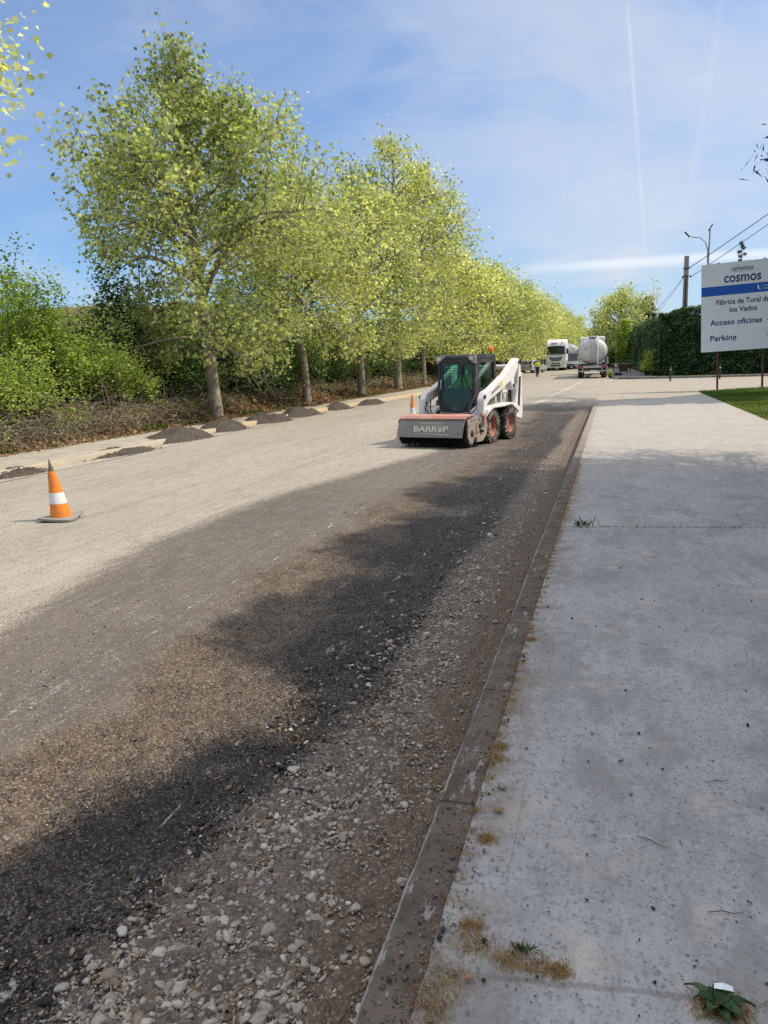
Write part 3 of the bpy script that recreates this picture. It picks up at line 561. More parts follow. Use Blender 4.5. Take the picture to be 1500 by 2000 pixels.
M_DEAD = leafmat('dead_leaves', [(0, (.14, .075, .04)), (.4, (.26, .15, .085)), (.8, (.40, .26, .16)), (1, (.50, .38, .26))], .15, .8)
M_TWIG = leafmat('dry_twigs', [(0, (.09, .07, .052)), (.5, (.19, .15, .115)), (1, (.34, .28, .22))], .0, .9)
M_GRASS = leafmat('grass_blades', [(0, (.045, .085, .015)), (.5, (.09, .15, .028)), (.85, (.17, .20, .05)), (1, (.30, .26, .12))], .35)
M_DRY = leafmat('dry_moss', [(0, (.22, .14, .06)), (.6, (.40, .27, .12)), (1, (.50, .38, .20))], .3, .85)
def bark_mat(name, c1, c2, c3):
    s = NT(name); a = s.noise(5, 5, .6, (1, 1, .5)); b = s.noise(26, 4, .65, (1, 1, .4)); v = s.voro(7, stretch=(1, 1, .6))
    c = s.mix(s.ramp(a, .38, .6), c1, c2); c = s.mix(s.ramp(v, .25, .5, 0, .7), c, c3); c = s.mix(s.ramp(b, .52, .75, 0, .7), c, tuple(q*.45 for q in c1))
    return s.out(c, .9, 0, s.bump(b, .7, .02), .15)
M_BARK = bark_mat('plane_bark', (.30, .25, .19), (.40, .345, .27), (.21, .19, .145)); M_DARKBARK = bark_mat('dark_bark', (.075, .06, .045), (.12, .10, .075), (.05, .045, .035))

LEAF12 = np.array([(0, -.45), (.16, -.30), (.42, -.34), (.27, -.06), (.52, .12), (.21, .14), (0, .52), (-.21, .14), (-.52, .12), (-.27, -.06), (-.42, -.34), (-.16, -.30)])
LEAF6 = np.array([(0, -.5), (.30, -.18), (.26, .18), (0, .5), (-.26, .18), (-.30, -.18)])
LEAF4 = np.array([(0, -.5), (.33, 0), (0, .5), (-.33, 0)])
SPRAY = np.array([(0, -.5), (.13, -.1), (.30, .20), (.10, .22), (0, .55), (-.10, .22), (-.30, .20), (-.13, -.1)])
def leaves(name, P, size, tmpl, r, up=.5, fold=.25, tone=None, spread=1.0):
    """one leaf per point, each turned its own way"""
    n = len(P); nr = r.normal(size=(n, 3))*spread; nr[:, 2] += up*2; nr /= np.linalg.norm(nr, axis=1, keepdims=True)
    t = r.normal(size=(n, 3)); t -= nr*(t*nr).sum(1, keepdims=True); t /= np.linalg.norm(t, axis=1, keepdims=True); b = np.cross(nr, t)
    s = np.broadcast_to(size, (n,))*r.uniform(.7, 1.25, n); k = len(tmpl)
    L = tmpl[None]*s[:, None, None]; h = -np.abs(tmpl[:, 0])[None]*fold*s[:, None]
    V = P[:, None, :]+t[:, None]*L[:, :, :1]+b[:, None]*L[:, :, 1:]+nr[:, None]*h[..., None]
    rnd = np.clip((tone if tone is not None else .5)+r.normal(0, .2, n), 0, 1); rn = np.repeat(rnd, k)
    return mesh_np(name, V.reshape(-1, 3), np.arange(n*k), np.arange(n)*k, False, {'rnd': rn})
def tubes_np(name, segs, n=6, rnd=None):
    """segs: array (m, 8) p0 p1 r0 r1 -> one mesh of tapered tubes"""
    A = np.array(segs, float); p0, p1, r0, r1 = A[:, :3], A[:, 3:6], A[:, 6], A[:, 7]; d = p1-p0; d /= np.linalg.norm(d, axis=1, keepdims=True)+1e-9
    a = np.where(np.abs(d[:, 2:3]) < .9, np.array([[0, 0, 1.]]), np.array([[1., 0, 0]])); u = np.cross(d, a); u /= np.linalg.norm(u, axis=1, keepdims=True); w = np.cross(d, u)
    th = np.arange(n)*2*PI/n; c, s_ = np.cos(th), np.sin(th)
    ring = u[:, None]*c[None, :, None]+w[:, None]*s_[None, :, None]
    V = np.concatenate([p0[:, None]+ring*r0[:, None, None], p1[:, None]+ring*r1[:, None, None]], 1); m = len(A); k = np.arange(n); k2 = (k+1) % n
    q = np.stack([k, k2, k2+n, k+n], 1)[None]+(np.arange(m)*2*n)[:, None, None]
    at = {'rnd': np.repeat(rnd, 2*n)} if rnd is not None else None
    return mesh_np(name, V.reshape(-1, 3), q.ravel(), np.arange(m*n)*4, True, at)
def poly_segs(path, r0, r1, out):
    n = len(path)-1
    for i in range(n): out.append((*path[i], *path[i+1], r0+(r1-r0)*i/n, r0+(r1-r0)*(i+1)/n))
def tree_parts(seed, H=12.5, z0=2.3, R=4.4, zmax=.36, tr=.21, nl=34, nsub=9, ntw=5, per=9, leaf=.15, tmpl=LEAF12, lean=(0, 0), asym=.35, top=1.35, droop=.12, spreadp=.33, lobes=None, upang=(.55, 1.1), leader=True):
    """trunk, limbs, branches and twigs by repeated forking inside an egg-shaped envelope; leaves gather round the twigs"""
    r = np.random.RandomState(seed); segs = []; tips = []; ph = r.uniform(0, 6.28, 3)
    def env(z, a):
        t = (z-z0*.7)/(H-z0*.7); t = min(max(t, 0), 1); base = (t/zmax)**.55 if t < zmax else max(0, 1-((t-zmax)/(1-zmax))**top)
        return R*base*(1+asym*(.5*math.sin(a+ph[0])+.35*math.sin(2*a+ph[1]+z*.5)+.3*math.sin(3*a+ph[2]-z*.8)))
    tp = [np.array([0, 0, -.15])]; nseg = 16; wob = r.normal(0, .10, (nseg+1, 2)); wob[:4] *= .25
    for i in range(1, nseg+1):
        z = H*.97*i/nseg; tp.append(np.array([lean[0]*z+wob[i, 0]*(z/H+.2), lean[1]*z+wob[i, 1]*(z/H+.2), z]))
    tp = np.array(tp)
    def trad(z): return tr*(1-z/H)**.85*.92+.012
    tz = tp[:, 2]
    for i in range(nseg): segs.append((*tp[i], *tp[i+1], trad(tz[i])+(.10*tr*4 if i == 0 else 0)*.35, trad(tz[i+1])))
    def at(z): return np.array([np.interp(z, tz, tp[:, 0]), np.interp(z, tz, tp[:, 1]), z])
    ga = r.uniform(0, 6.28)
    for i in range(nl):
        f = (i+.5)/nl; zb = z0*.92+(H*.93-z0*.92)*f**1.05; a = ga+i*2.39996+r.normal(0, .25); zt = zb+.0
        p = at(zb); el = r.uniform(*upang)*(1 if f > .15 else .55); ln = max(.5, env(min(zb+.9, H), a))*r.uniform(.78, 1.08)
        if ln < .3: continue
        dirv = np.array([math.cos(a)*math.cos(el), math.sin(a)*math.cos(el), math.sin(el)]); L = ln/max(.45, math.cos(el*.72)); st = 7; path = [p]; dd = dirv.copy()
        for k in range(st):
            dd = dd+r.normal(0, .10, 3)+np.array([math.cos(a), math.sin(a), 0])*.10-np.array([0, 0, droop*(1.3 if f < .3 else .8)]); dd /= np.linalg.norm(dd); path.append(path[-1]+dd*L/st)
        path = np.array(path); rb = min(trad(zb)*.62, .012+.018*L); poly_segs(path, rb, .012, segs); tips.append((path[-1], 1.0))
        nsb = max(3, int(nsub*L/R)); 
        for j in range(nsb):
            g = .22+.76*(j+r.rand())/nsb; q = g*st; k = min(int(q), st-1); bp = path[k]+(path[k+1]-path[k])*(q-k); bd = (path[k+1]-path[k]); bd /= np.linalg.norm(bd)
            sd = np.cross(bd, r.normal(size=3)); sd /= np.linalg.norm(sd)+1e-6; d2 = bd*.55+sd*.8+np.array([0, 0, .22]); d2 /= np.linalg.norm(d2); L2 = L*(.50-.22*g)*r.uniform(.7, 1.25)
            p2 = [bp]
            for k in range(3): d2 = d2+r.normal(0, .13, 3)+np.array([0, 0, -.04]); d2 /= np.linalg.norm(d2); p2.append(p2[-1]+d2*L2/3)
            poly_segs(p2, .007+.008*L2, .006, segs)
            for k in range(ntw):
                h = .25+.75*(k+r.rand())/ntw; q2 = min(h*3, 2.999); kk = int(q2); tb = p2[kk]+(p2[kk+1]-p2[kk])*(q2-kk); d3 = d2*.5+r.normal(0, .6, 3)+np.array([0, 0, .1]); d3 /= np.linalg.norm(d3)
                te = tb+d3*r.uniform(.25, .6); segs.append((*tb, *te, .006, .003)); tips.append((te, .8)); 
    # shoots at the very top and a few that break the outline
    for i in range(int(nl*.5)):
        a = r.uniform(0, 6.28); z = H*r.uniform(.45, .97); rr = env(z, a)*.8; b = at(min(z, H*.95))+np.array([math.cos(a)*rr, math.sin(a)*rr, 0]); e = b+np.array([math.cos(a)*.25, math.sin(a)*.25, 1])*r.uniform(.5, 1.3)
        segs.append((*b, *e, .010, .004)); tips += [(b+(e-b)*t, .5) for t in (.4, .7, 1)]
    T = np.array([t[0] for t in tips]); w = np.array([t[1] for t in tips]); w = w*np.where(T[:, 2] > .80*T[:, 2].max(), .55, 1); n = len(T); tone_t = np.clip(.5+.30*vnoise(T[:, 0]+T[:, 2]*.7, T[:, 1]-T[:, 2]*.5, 1.5, seed % 50)+.1*(T[:, 2]/H-.5), 0, 1)
    fz = H/T[:, 2].max(); fr = R/np.percentile(np.hypot(T[:, 0]-np.median(T[:, 0]), T[:, 1]-np.median(T[:, 1])), 97)
    def squeeze(A, i): A[:, i+2] *= np.where(A[:, i+2] > 0, fz, 1); A[:, i] *= fr; A[:, i+1] *= fr
    segs = np.array(segs); squeeze(segs, 0); squeeze(segs, 3); squeeze(T, 0)
    k = np.repeat(np.arange(n), np.maximum(1, (per*w).astype(int))); P = T[k]+r.normal(0, spreadp, (len(k), 3))*np.array([1, 1, .8]); ok = P[:, 2] > z0*.5+r.uniform(0, .9, len(P))*.6; P = P[ok]; k = k[ok]
    return segs, P, tone_t[k], r
def plane_tree(name, label, loc, seed, rz=0, group=None, **kw):
    root = empty(name, loc, rz, label=label, cat='tree', group=group); leaf = kw.get('leaf', .15); tm = kw.get('tmpl', LEAF12)
    segs, P, tone, r = tree_parts(seed, **kw)
    n_thick = 8
    link('trunk', tubes_np('trunk', segs, n_thick), M_BARK, root)
    link('crown', leaves('crown', P, leaf, tm, r, .45, .25, tone), M_PLANE, root); return root
def copy_tree(o, loc, rz, sc, label=None, group=None):
    c = o.copy(); COL.objects.link(c); c.location = loc; c.rotation_euler = (0, 0, rz); c.scale = sc
    if label: c['label'] = label
    if group: c['group'] = group
    for ch in list(o.children):
        d = ch.copy(); COL.objects.link(d); d.parent = c
        for g in list(ch.children): e = g.copy(); COL.objects.link(e); e.parent = d
    return c
G_ROW = 'plane trees in a row along the left sidewalk'
TX = -12.75
plane_tree('plane_tree', 'plane tree beyond the left edge of the picture with only branch tips reaching in', (-14.2, 9.6, .2), 5, 0.4, G_ROW, H=11.0, R=4.85, z0=4.8, zmax=.58, asym=.10, nl=34, nsub=10, per=24, leaf=.15)
t1 = plane_tree('plane_tree', 'tallest and nearest plane tree, with a wide crown and pale trunk behind the dark heaps', (-12.95, 23.8, .2), 21, 0, G_ROW, H=12.7, R=5.0, z0=2.2, zmax=.34, nl=50, nsub=11, ntw=6, per=17, leaf=.145, tr=.23, lean=(-.06, 0), asym=.28, top=1.1, spreadp=.22)
t2 = plane_tree('plane_tree', 'plane tree with a leaning slender trunk, second along the left sidewalk', (-13.0, 32.2, .25), 33, 0, G_ROW, H=10.7, R=3.8, z0=3.0, zmax=.36, nl=46, nsub=10, ntw=6, per=12, leaf=.16, tr=.20, lean=(-.04, 0), spreadp=.22)
t3 = plane_tree('plane_tree', 'plane tree with the short pale trunk between the leaning one and the forked one', (-12.9, 39.8, .25), 47, 0, G_ROW, H=12.4, R=3.5, z0=2.8, nl=42, nsub=9, ntw=5, per=12, leaf=.19, tmpl=LEAF6, tr=.21, spreadp=.33)
t4 = plane_tree('plane_tree', 'plane tree with thick forked trunk just left of the traffic cone near the sweeper', (-13.1, 48.0, .3), 58, 0, G_ROW, H=15.8, R=4.2, z0=2.6, zmax=.46, nl=44, nsub=9, ntw=5, per=12, leaf=.20, tmpl=LEAF6, tr=.27, asym=.25, spreadp=.34)
copy_tree(t4, (-13.3, 56.0, .3), 2.2, (.70, .70, 1.02), 'tall narrow plane tree standing just behind the forked one', G_ROW)
t5 = plane_tree('plane_tree', 'leafy plane tree in the part of the left row seen above the sweeper cab', (-12.9, 64.5, .3), 64, 0, 'plane trees merging into the far left row', H=11.4, R=4.8, nl=30, nsub=8, ntw=4, per=16, leaf=.27, tmpl=LEAF4, tr=.22, asym=.2, spreadp=.42)
t6 = plane_tree('plane_tree', 'leafy plane tree in the part of the left row seen above the sweeper cab', (-12.9, 72.8, .3), 71, 0, 'plane trees merging into the far left row', H=11.9, R=4.8, nl=30, nsub=8, ntw=4, per=16, leaf=.27, tmpl=LEAF4, tr=.22, asym=.2, spreadp=.42)
rr = np.random.RandomState(3)
FAR = 'plane trees merging into the far left row'
for i in range(20):
    y = 80.8+i*8.1; x = -12.8+(.9 if i < 3 else 1.2) + (1.2*min(1, max(0, (y-150)/80))); s = rr.uniform(.93, 1.06)
    src = t5 if i % 2 else t6
    lb = 'leafy plane tree in the far left row behind the walking person and the white truck' if i < 14 else 'plane tree at the far tip of the left row where the road narrows away'
    copy_tree(src, (x, y, gz(y)+.1), rr.uniform(0, 6.28), (s, s, s*rr.uniform(.95, 1.06)), lb, FAR if i < 14 else 'plane trees at the far tip of the left row')
# slim sapling at the edge of the sidewalk
sp = empty('sapling', (-12.6, 59.2, .15), 0, label='thin pale sapling with a bent stem growing at the sidewalk edge left of the sweeper', cat='tree')
segs, P, tone, r = tree_parts(90, H=7.0, z0=3.2, R=1.3, nl=14, nsub=5, ntw=4, per=8, leaf=.2, tmpl=LEAF6, tr=.085, lean=(.02, 0), spreadp=.25)
link('trunk', tubes_np('trunk', segs, 7), M_BARK, sp); link('crown', leaves('crown', P, .2, LEAF6, r, .35, .25, tone), M_PLANE, sp)

# --- bushes along the bank
def bush_parts(seed, R=2.2, H=3, n=260, per=16, leaf=.09, shoots=10, spr=.16, squash=1.0):
    r = np.random.RandomState(seed); segs = []; C = []; lobes = [(r.uniform(-.5, .5)*R, r.uniform(-.5, .5)*R*squash, H*r.uniform(.25, .65), R*r.uniform(.45, .7)) for _ in range(9)]
    for i in range(n):
        lx, ly, lz, lr = lobes[r.randint(9)]; d = r.normal(size=3); d /= np.linalg.norm(d); d[2] = abs(d[2])*1.0-.35
        p = np.array([lx, ly, lz])+d*lr*r.uniform(.72, 1.08)*np.array([1, squash, 1]); p[2] = max(.08, min(p[2], H))
        C.append(p)
        if i % 3 == 0: b = np.array([lx*.3, ly*.3, 0]); m = (b+p)/2+r.normal(0, .12, 3)+np.array([0, 0, .1]); segs.append((*b, *m, .022, .012)); segs.append((*m, *p, .012, .004))
    for i in range(shoots):
        a = r.uniform(0, 6.28); rad = R*r.uniform(0, .6); b = np.array([math.cos(a)*rad, math.sin(a)*rad*squash, H*.5]); e = b+np.array([r.normal(0, .15), r.normal(0, .15), 1])*H*r.uniform(.45, .85); segs.append((*b, *e, .015, .004))
        for t in np.linspace(.2, 1, 10): C.append(b+(e-b)*t+r.normal(0, .05, 3))
    C = np.array(C); k = np.repeat(np.arange(len(C)), per); tn = np.clip(.5+.33*vnoise(C[:, 0]+C[:, 2], C[:, 1], .8, seed % 40), 0, 1)
    P = C[k]+r.normal(0, spr, (len(k), 3)); P[:, 2] = np.maximum(P[:, 2], .03); return segs, P, tn[k], r
def bush(name, label, loc, seed, mat, group=None, leaf=.09, tmpl=LEAF6, rz=0, **kw):
    root = empty(name, loc, rz, label=label, cat='bush', group=group); segs, P, tone, r = bush_parts(seed, leaf=leaf, **kw)
    link('stem', tubes_np('stem', segs, 5), M_DARKBARK, root); link('foliage', leaves('foliage', P, leaf, tmpl, r, .9, .2, tone), mat, root); return root
bush('bush', 'bright green bush with tall upright leafy shoots at the left edge', (-15.3, 18.6, .7), 101, M_FRESH, None, R=2.4, H=2.8, n=400, per=20, leaf=.10, shoots=26, spr=.14)
bush('bush', 'rounded bright green bush hanging over the brown brambles', (-14.7, 20.6, .6), 102, M_FRESH, None, R=1.9, H=2.0, n=360, per=24, leaf=.085, shoots=3, spr=.13)
b0 = bush('bush', 'low green bush spilling onto the brambles at the very left', (-14.3, 16.2, .5), 103, M_FRESH, None, R=1.6, H=1.5, n=200, per=18, leaf=.085, shoots=3)
GB = 'dark green bushes on the bank behind the plane trees'
d1 = bush('bush', 'tall dark green bush behind the bright ones, with pointed shoots above it', (-16.6, 24.2, .7), 111, M_BUSH, GB, R=2.7, H=3.6, n=400, per=17, leaf=.12, shoots=20, spr=.2)
d2 = bush('bush', 'dark green bush directly behind the nearest plane trunk', (-15.5, 28.6, .6), 112, M_BUSH, GB, R=2.6, H=2.9, n=400, per=17, leaf=.12, shoots=5, spr=.2)
d3 = bush('bush', 'dark green bush between the first two plane trunks', (-15.3, 34.4, .6), 113, M_BUSH, GB, R=2.6, H=3.0, n=380, per=16, leaf=.13, shoots=8, spr=.2)
copy_tree(d2, (-15.3, 25.4, .5), 1.9, (.8, .8, .8), 'low dark green bush between the brambles and the nearest plane trunk', GB); copy_tree(d3, (-15.0, 31.4, .5), 4.4, (.78, .78, .75), 'low dark green bush just left of the leaning plane trunk', GB)
lab = {0: 'dark green bush behind the leaning plane trunk', 1: 'dark green bush between the second and third plane trunks', 2: 'dark bush behind the short pale plane trunk', 3: 'dark bush just left of the forked plane trunk', 4: 'bush behind the forked plane trunk', 5: 'bush between the forked plane trunk and the thin sapling', 6: 'bright green bush behind the thin sapling'}
for i in range(26):
    y = 38+i*4.3 if i < 10 else 81+(i-10)*8; x = -15.5+rr.uniform(-.5, .4)+(.6 if i > 5 else 0); s = rr.uniform(.85, 1.15)
    copy_tree((d1, d2, d3)[i % 3], (x, y, .8+gz(y)), rr.uniform(0, 6.28), (s, s, s*rr.uniform(.85, 1.15)), lab.get(i, 'bush in the far shaded undergrowth below the left row of trees'), GB if i < 7 else 'bushes in the far undergrowth')
for i in range(16):   # second rank, taller, closing the gaps towards the hill
    y = 17+i*6.2; x = -21.5+rr.uniform(-1, 1); s = rr.uniform(1.1, 1.35)*(1 if i > 1 else 1.05)
    copy_tree((d3, d1, d2)[i % 3], (x, y, .7), rr.uniform(0, 6.28), (s, s, s), 'dark bush in the back rank of the bank, seen through gaps between the front bushes', 'dark bushes in the back rank of the bank')

# --- brambles: tangles of arching dry twigs
def bramble(name, label, loc, seed, n=240, L=2.6, Wd=1.2, Hh=.9, leafy=250, rz=0):
    r = np.random.RandomState(seed); segs = []; rn = []; C = []
    for i in range(n):
        p = np.array([r.uniform(-Wd, Wd), r.uniform(-L/2, L/2), r.uniform(0, .25)]); a = r.uniform(0, 6.28); d = np.array([math.cos(a)*.7, math.sin(a)*.7, r.uniform(.5, 1.6)]); tone = r.rand(); rad = r.uniform(.004, .010); st = 9; ln = r.uniform(.7, 1.7)*Hh
        for k in range(st):
            d = d+r.normal(0, .20, 3)+np.array([0, 0, -.22]); d /= np.linalg.norm(d); q = p+d*ln/st; q[2] = max(q[2], .02); segs.append((*p, *q, rad*(1-k/st*.6), rad*(1-(k+1)/st*.6))); rn.append(tone); p = q; C.append(q)
            if r.rand() < .3: e = p+r.normal(0, .12, 3); segs.append((*p, *e, rad*.5, .002)); rn.append(tone)
    root = empty(name, loc, rz, label=label, cat='brambles', group='dry brambles at the foot of the bank'); link('stems', tubes_np('stems', segs, 4, np.array(rn)), M_TWIG, root)
    C = np.array(C); k = r.randint(0, len(C), leafy); P = C[k]+r.normal(0, .05, (leafy, 3)); link('dead_leaves', leaves('dead_leaves', P, .085, LEAF6, r, .3, .3, None), M_DEAD, root)
    k = r.randint(0, len(C), leafy*4); P = C[k]+r.normal(0, .08, (leafy*4, 3)); k2 = vnoise(P[:, 0], P[:, 1], .6, seed) > -.25; link('foliage', leaves('foliage', P[k2], .055, LEAF6, r, .5, .2, None), M_FRESH, root)
    return root
bl = [(-13.5, 14.2, .30, 'tangle of brown brambles at the left edge of the picture'), (-13.55, 16.7, .35, 'brown bramble tangle below the bright bush, beside the sidewalk'), (-13.7, 19.2, .40, 'brown bramble tangle between the bright bush and the fallen leaves'), (-14.0, 21.8, .45, 'low dry brambles left of the nearest plane trunk'), (-14.2, 25.6, .5, 'low dry brambles right of the nearest plane trunk')]
for i, (x, y, z, lb_) in enumerate(bl): bramble('brambles', lb_, (x, y, z-.1), 200+i, n=300 if i < 4 else 170, leafy=300, Hh=(1.05, 1.05, .95, .75, .6)[i], Wd=1.0)
for i, (y, lb_) in enumerate(((30.5, 'thin dry brambles just before the leaning plane trunk'), (36.0, 'thin dry brambles between the leaning trunk and the short pale trunk'), (43.5, 'thin dry brambles left of the forked plane trunk'), (53.5, 'dry brambles on the leafy slope right of the forked plane trunk'))): bramble('brambles', lb_, (-14.2, y, .5), 220+i, n=150, leafy=200, Hh=.75, L=4.2)
# --- leaf litter on the verge
r = np.random.RandomState(31); n = 26000; y = 12+r.rand(n)**1.25*62; x = -12.5-np.abs(r.normal(0, 1.0, n))-.05; x += 1.2*sst(46, 70, y); k = r.rand(n) < .25+.75*sst(18.5, 23, y); x, y = x[k], y[k]
P = np.stack([x, y, verge_zv(x-1.2*sst(46, 70, y)*0, y)+r.uniform(.01, .07, len(x))], 1)
tag(link('leaf_litter', leaves('leaf_litter', P, .125*(1+.008*y), LEAF12, r, .55, .5), M_DEAD), kind='stuff')
n = 1500; y = r.uniform(12, 46, n); x = -12.35+np.abs(r.normal(0, .12, n)); tag(link('leaf_scatter', leaves('leaf_scatter', np.stack([x, y, .13+r.uniform(0, .02, n)], 1), .10, LEAF12, r, 1.5, .4), M_DEAD), kind='stuff')
def blades(name, P, h, r, mat=None, w=.006, lean=.5, tone=None):
    n = len(P); a = r.uniform(0, 6.28, n); hh = h*r.uniform(.5, 1.3, n); ln = np.stack([np.cos(a), np.sin(a), 0*a], 1)*(lean*hh*r.uniform(.2, 1.2, n))[:, None]; sd = np.stack([-np.sin(a), np.cos(a), 0*a], 1)*w
    if np.ndim(w) == 1: sd = np.stack([-np.sin(a), np.cos(a), 0*a], 1)*w[:, None]
    up_ = np.stack([0*a, 0*a, hh], 1); V = np.stack([P-sd, P+sd, P+ln*.35+up_*.6+sd*.7, P+ln+up_, P+ln*.35+up_*.6-sd*.7], 1)
    rn = np.repeat(np.clip((.45 if tone is None else tone)+r.normal(0, .2, n), 0, 1), 5); return link(name, mesh_np(name, V.reshape(-1, 3), np.arange(n*5), np.arange(n)*5, False, {'rnd': rn}), mat or M_GRASS)
# weeds along the far edge of the left sidewalk
n = 5000; y = r.uniform(11, 60, n); x = -12.5-np.abs(r.normal(0, .25, n)); k = vnoise(x*0, y, 1.3, 8) > -.05; P = np.stack([x[k], y[k], .10+0*x[k]], 1); tag(blades('weeds', P, .16, r, w=.010), kind='stuff')
# lawn grass
n = 70000; u = r.rand(n); y = 12+26.5*u; x = 3.58+r.rand(n)**1.5*6.2; k = y < np.interp(x, [3.6, 7, 30], [35.7, 40, 44]); x, y = x[k], y[k]
P = np.stack([x, y, .12+.03*vnoise(x, y, 1.6, 95)*sst(3.6, 4.1, x)], 1); tag(blades('grass', P, .07, r, w=.009, tone=.45+.3*vnoise(x, y, 1.0, 3)+.35*sst(27, 18, y)), kind='stuff')

# --- clipped cypress hedge on the right: long face towards the camera, side running away along the road
hr = np.random.RandomState(77)
def hedge_surface(n):
    pts = []; nor = []
    A, B = np.array([3.55, 66.0]), np.array([1.75, 104.0]); Cc = np.array([30.0, 62.5])
    def top(x, y): return 4.75+.22*vnoise(x, y, 2.6, 12)+.10*vnoise(x, y, .8, 13)+.5*sst(4, 7.5, x)
    k = hr.rand(n); out = []
    nf = int(n*.62); t = hr.rand(nf)**1.3; x = A[0]+(Cc[0]-A[0])*t; y = A[1]+(Cc[1]-A[1])*t; z = hr.rand(nf)*top(x, y); inn = sst(.75, 1, z/top(x, y))*.5
    P1 = np.stack([x+hr.normal(0, .06, nf)+.35*(t < .02), y+inn+.16*vnoise(x, z, .9, 15)+.10*vnoise(x, z, .35, 16)+hr.normal(0, .08, nf), z+.1], 1)
    ns = int(n*.22); t = hr.rand(ns); x = A[0]+(B[0]-A[0])*t; y = A[1]+(B[1]-A[1])*t; z = hr.rand(ns)*top(x, y); inn = sst(.75, 1, z/top(x, y))*.5
    P2 = np.stack([x+inn+.2*vnoise(y, z, 1.1, 17)+hr.normal(0, .08, ns), y, z+.1+gzv(y)], 1)
    nt_ = n-nf-ns; t = hr.rand(nt_); s = hr.rand(nt_); f = hr.rand(nt_) < .6
    x = np.where(f, A[0]+(Cc[0]-A[0])*t**1.3, A[0]+(B[0]-A[0])*t+.4+1.6*s); y = np.where(f, A[1]+(Cc[1]-A[1])*t**1.3+.4+1.8*s, A[1]+(B[1]-A[1])*t)
    P3 = np.stack([x, y, top(x, y)+.1+hr.normal(0, .09, nt_)+gzv(y)], 1); return np.concatenate([P1, P2, P3])
hg = empty('hedge', (3.6, 66, .1), 0, label='tall dark clipped cypress hedge behind the white sign, turning along the far pavement', cat='hedge')
P = hedge_surface(52000)-np.array([3.6, 66, .1]); tn = np.clip(.42+.4*vnoise(P[:, 0]+P[:, 1], P[:, 2], .7, 20), 0, 1)
link('foliage', leaves('foliage', P, .26, SPRAY, hr, .3, .2, tn), M_HEDGE, hg)
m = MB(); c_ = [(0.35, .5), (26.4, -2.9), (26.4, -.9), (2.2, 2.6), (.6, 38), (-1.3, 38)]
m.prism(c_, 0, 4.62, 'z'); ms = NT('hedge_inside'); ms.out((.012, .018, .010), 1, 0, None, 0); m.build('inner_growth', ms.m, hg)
sc_ = []; rn = []
for i in range(30): x = .8+hr.rand()*22; sc_.append((x, .42-.13*x+.2, 0, x+hr.normal(0, .1), .4-.13*x+.25, 1.4, .05, .035))
for q in sc_[::3]: link('trunk', tubes_np('trunk', [q], 6), M_DARKBARK, hg)
# tufts of green at the hedge foot
bush('bush', 'small light green bush at the foot of the hedge corner beside the pavement', (2.75, 67.6, .13), 131, M_FRESH, None, R=.75, H=1.5, n=120, per=14, leaf=.10, shoots=5, spr=.12)
bush('bush', 'tiny green weed clump at the kerb beside the rear of the tanker', (-.15, 66.5, .0), 132, M_FRESH, None, R=.22, H=.55, n=50, per=10, leaf=.07, shoots=4, spr=.06)
# --- trees beyond the tanker and the hedge
plane_tree('tree', 'light green leafy tree behind the tanker and the end of the hedge', (1.0, 108, .45), 141, 0, None, H=10.8, R=4.6, z0=1.2, nl=34, nsub=8, ntw=5, per=14, leaf=.27, tmpl=LEAF4, spreadp=.38, zmax=.45)
def ivy(name, label, loc, seed, H=5.6, R=.8):
    r = np.random.RandomState(seed); n = 5200; z = r.rand(n)*H; a = r.uniform(0, 6.28, n); rad = R*(.35+.65*np.sin(np.clip(z/H, 0, 1)*2.6+.35))*(1+.3*vnoise(a*2, z, .8, 5)); P = np.stack([np.cos(a)*rad, np.sin(a)*rad, z], 1)+r.normal(0, .12, (n, 3))
    root = empty(name, loc, 0, label=label, cat='tree'); link('trunk', tubes_np('trunk', [(0, 0, 0, .05, 0, H*.9, .16, .05)], 7), M_DARKBARK, root); link('crown', leaves('crown', P, .22, LEAF4, r, .3, .2, .35+.4*vnoise(P[:, 0]*2, P[:, 2], .9, 6)), M_FRESH, root)
ivy('tree', 'slim ivy-clad green column of a tree left of the hedge end', (1.35, 97, .4), 142)
plane_tree('tree', 'dull brownish green tree above the van at the far end of the road', (-7.6, 190, .4), 143, 0, None, H=11, R=5.5, z0=1.2, nl=24, nsub=6, ntw=4, per=12, leaf=.4, tmpl=LEAF4, spreadp=.5)
plane_tree('tree', 'deep green tree behind the van, low beside the far left row', (-8.6, 150, .4), 144, 0, None, H=6.2, R=3.2, z0=.8, nl=22, nsub=6, ntw=4, per=12, leaf=.34, tmpl=LEAF4, spreadp=.45)
bush('bush', 'dark green bush in the shade between the tanker and the light green tree', (-.2, 101, .42), 145, M_BUSH, None, R=1.7, H=3.2, n=260, per=16, leaf=.17, shoots=4, spr=.2)
G_FW = 'woodland trees closing the far end of the road'
fw0 = None
for i, (x, y, s) in enumerate(((-2, 260, 1.0), (5, 230, .9), (-12, 300, 1.15), (10, 250, 1.0), (-22, 320, 1.2), (18, 280, 1.1), (2, 330, 1.2))):
    if fw0 is None: fw0 = plane_tree('tree', 'dark green tree in the woodland closing the far end of the road', (x, y, .4), 150, 0, G_FW, H=12, R=5.5, z0=1, nl=24, nsub=6, ntw=4, per=11, leaf=.45, tmpl=LEAF4, spreadp=.55)
    else: copy_tree(fw0, (x, y, .4), rr.uniform(0, 6.28), (s, s, s*.9))
for ch in fw0.children:
    if ch.name.startswith('crown'): ch.data.materials[0] = M_BUSH
# copies made before the material was changed share the mesh, so they follow

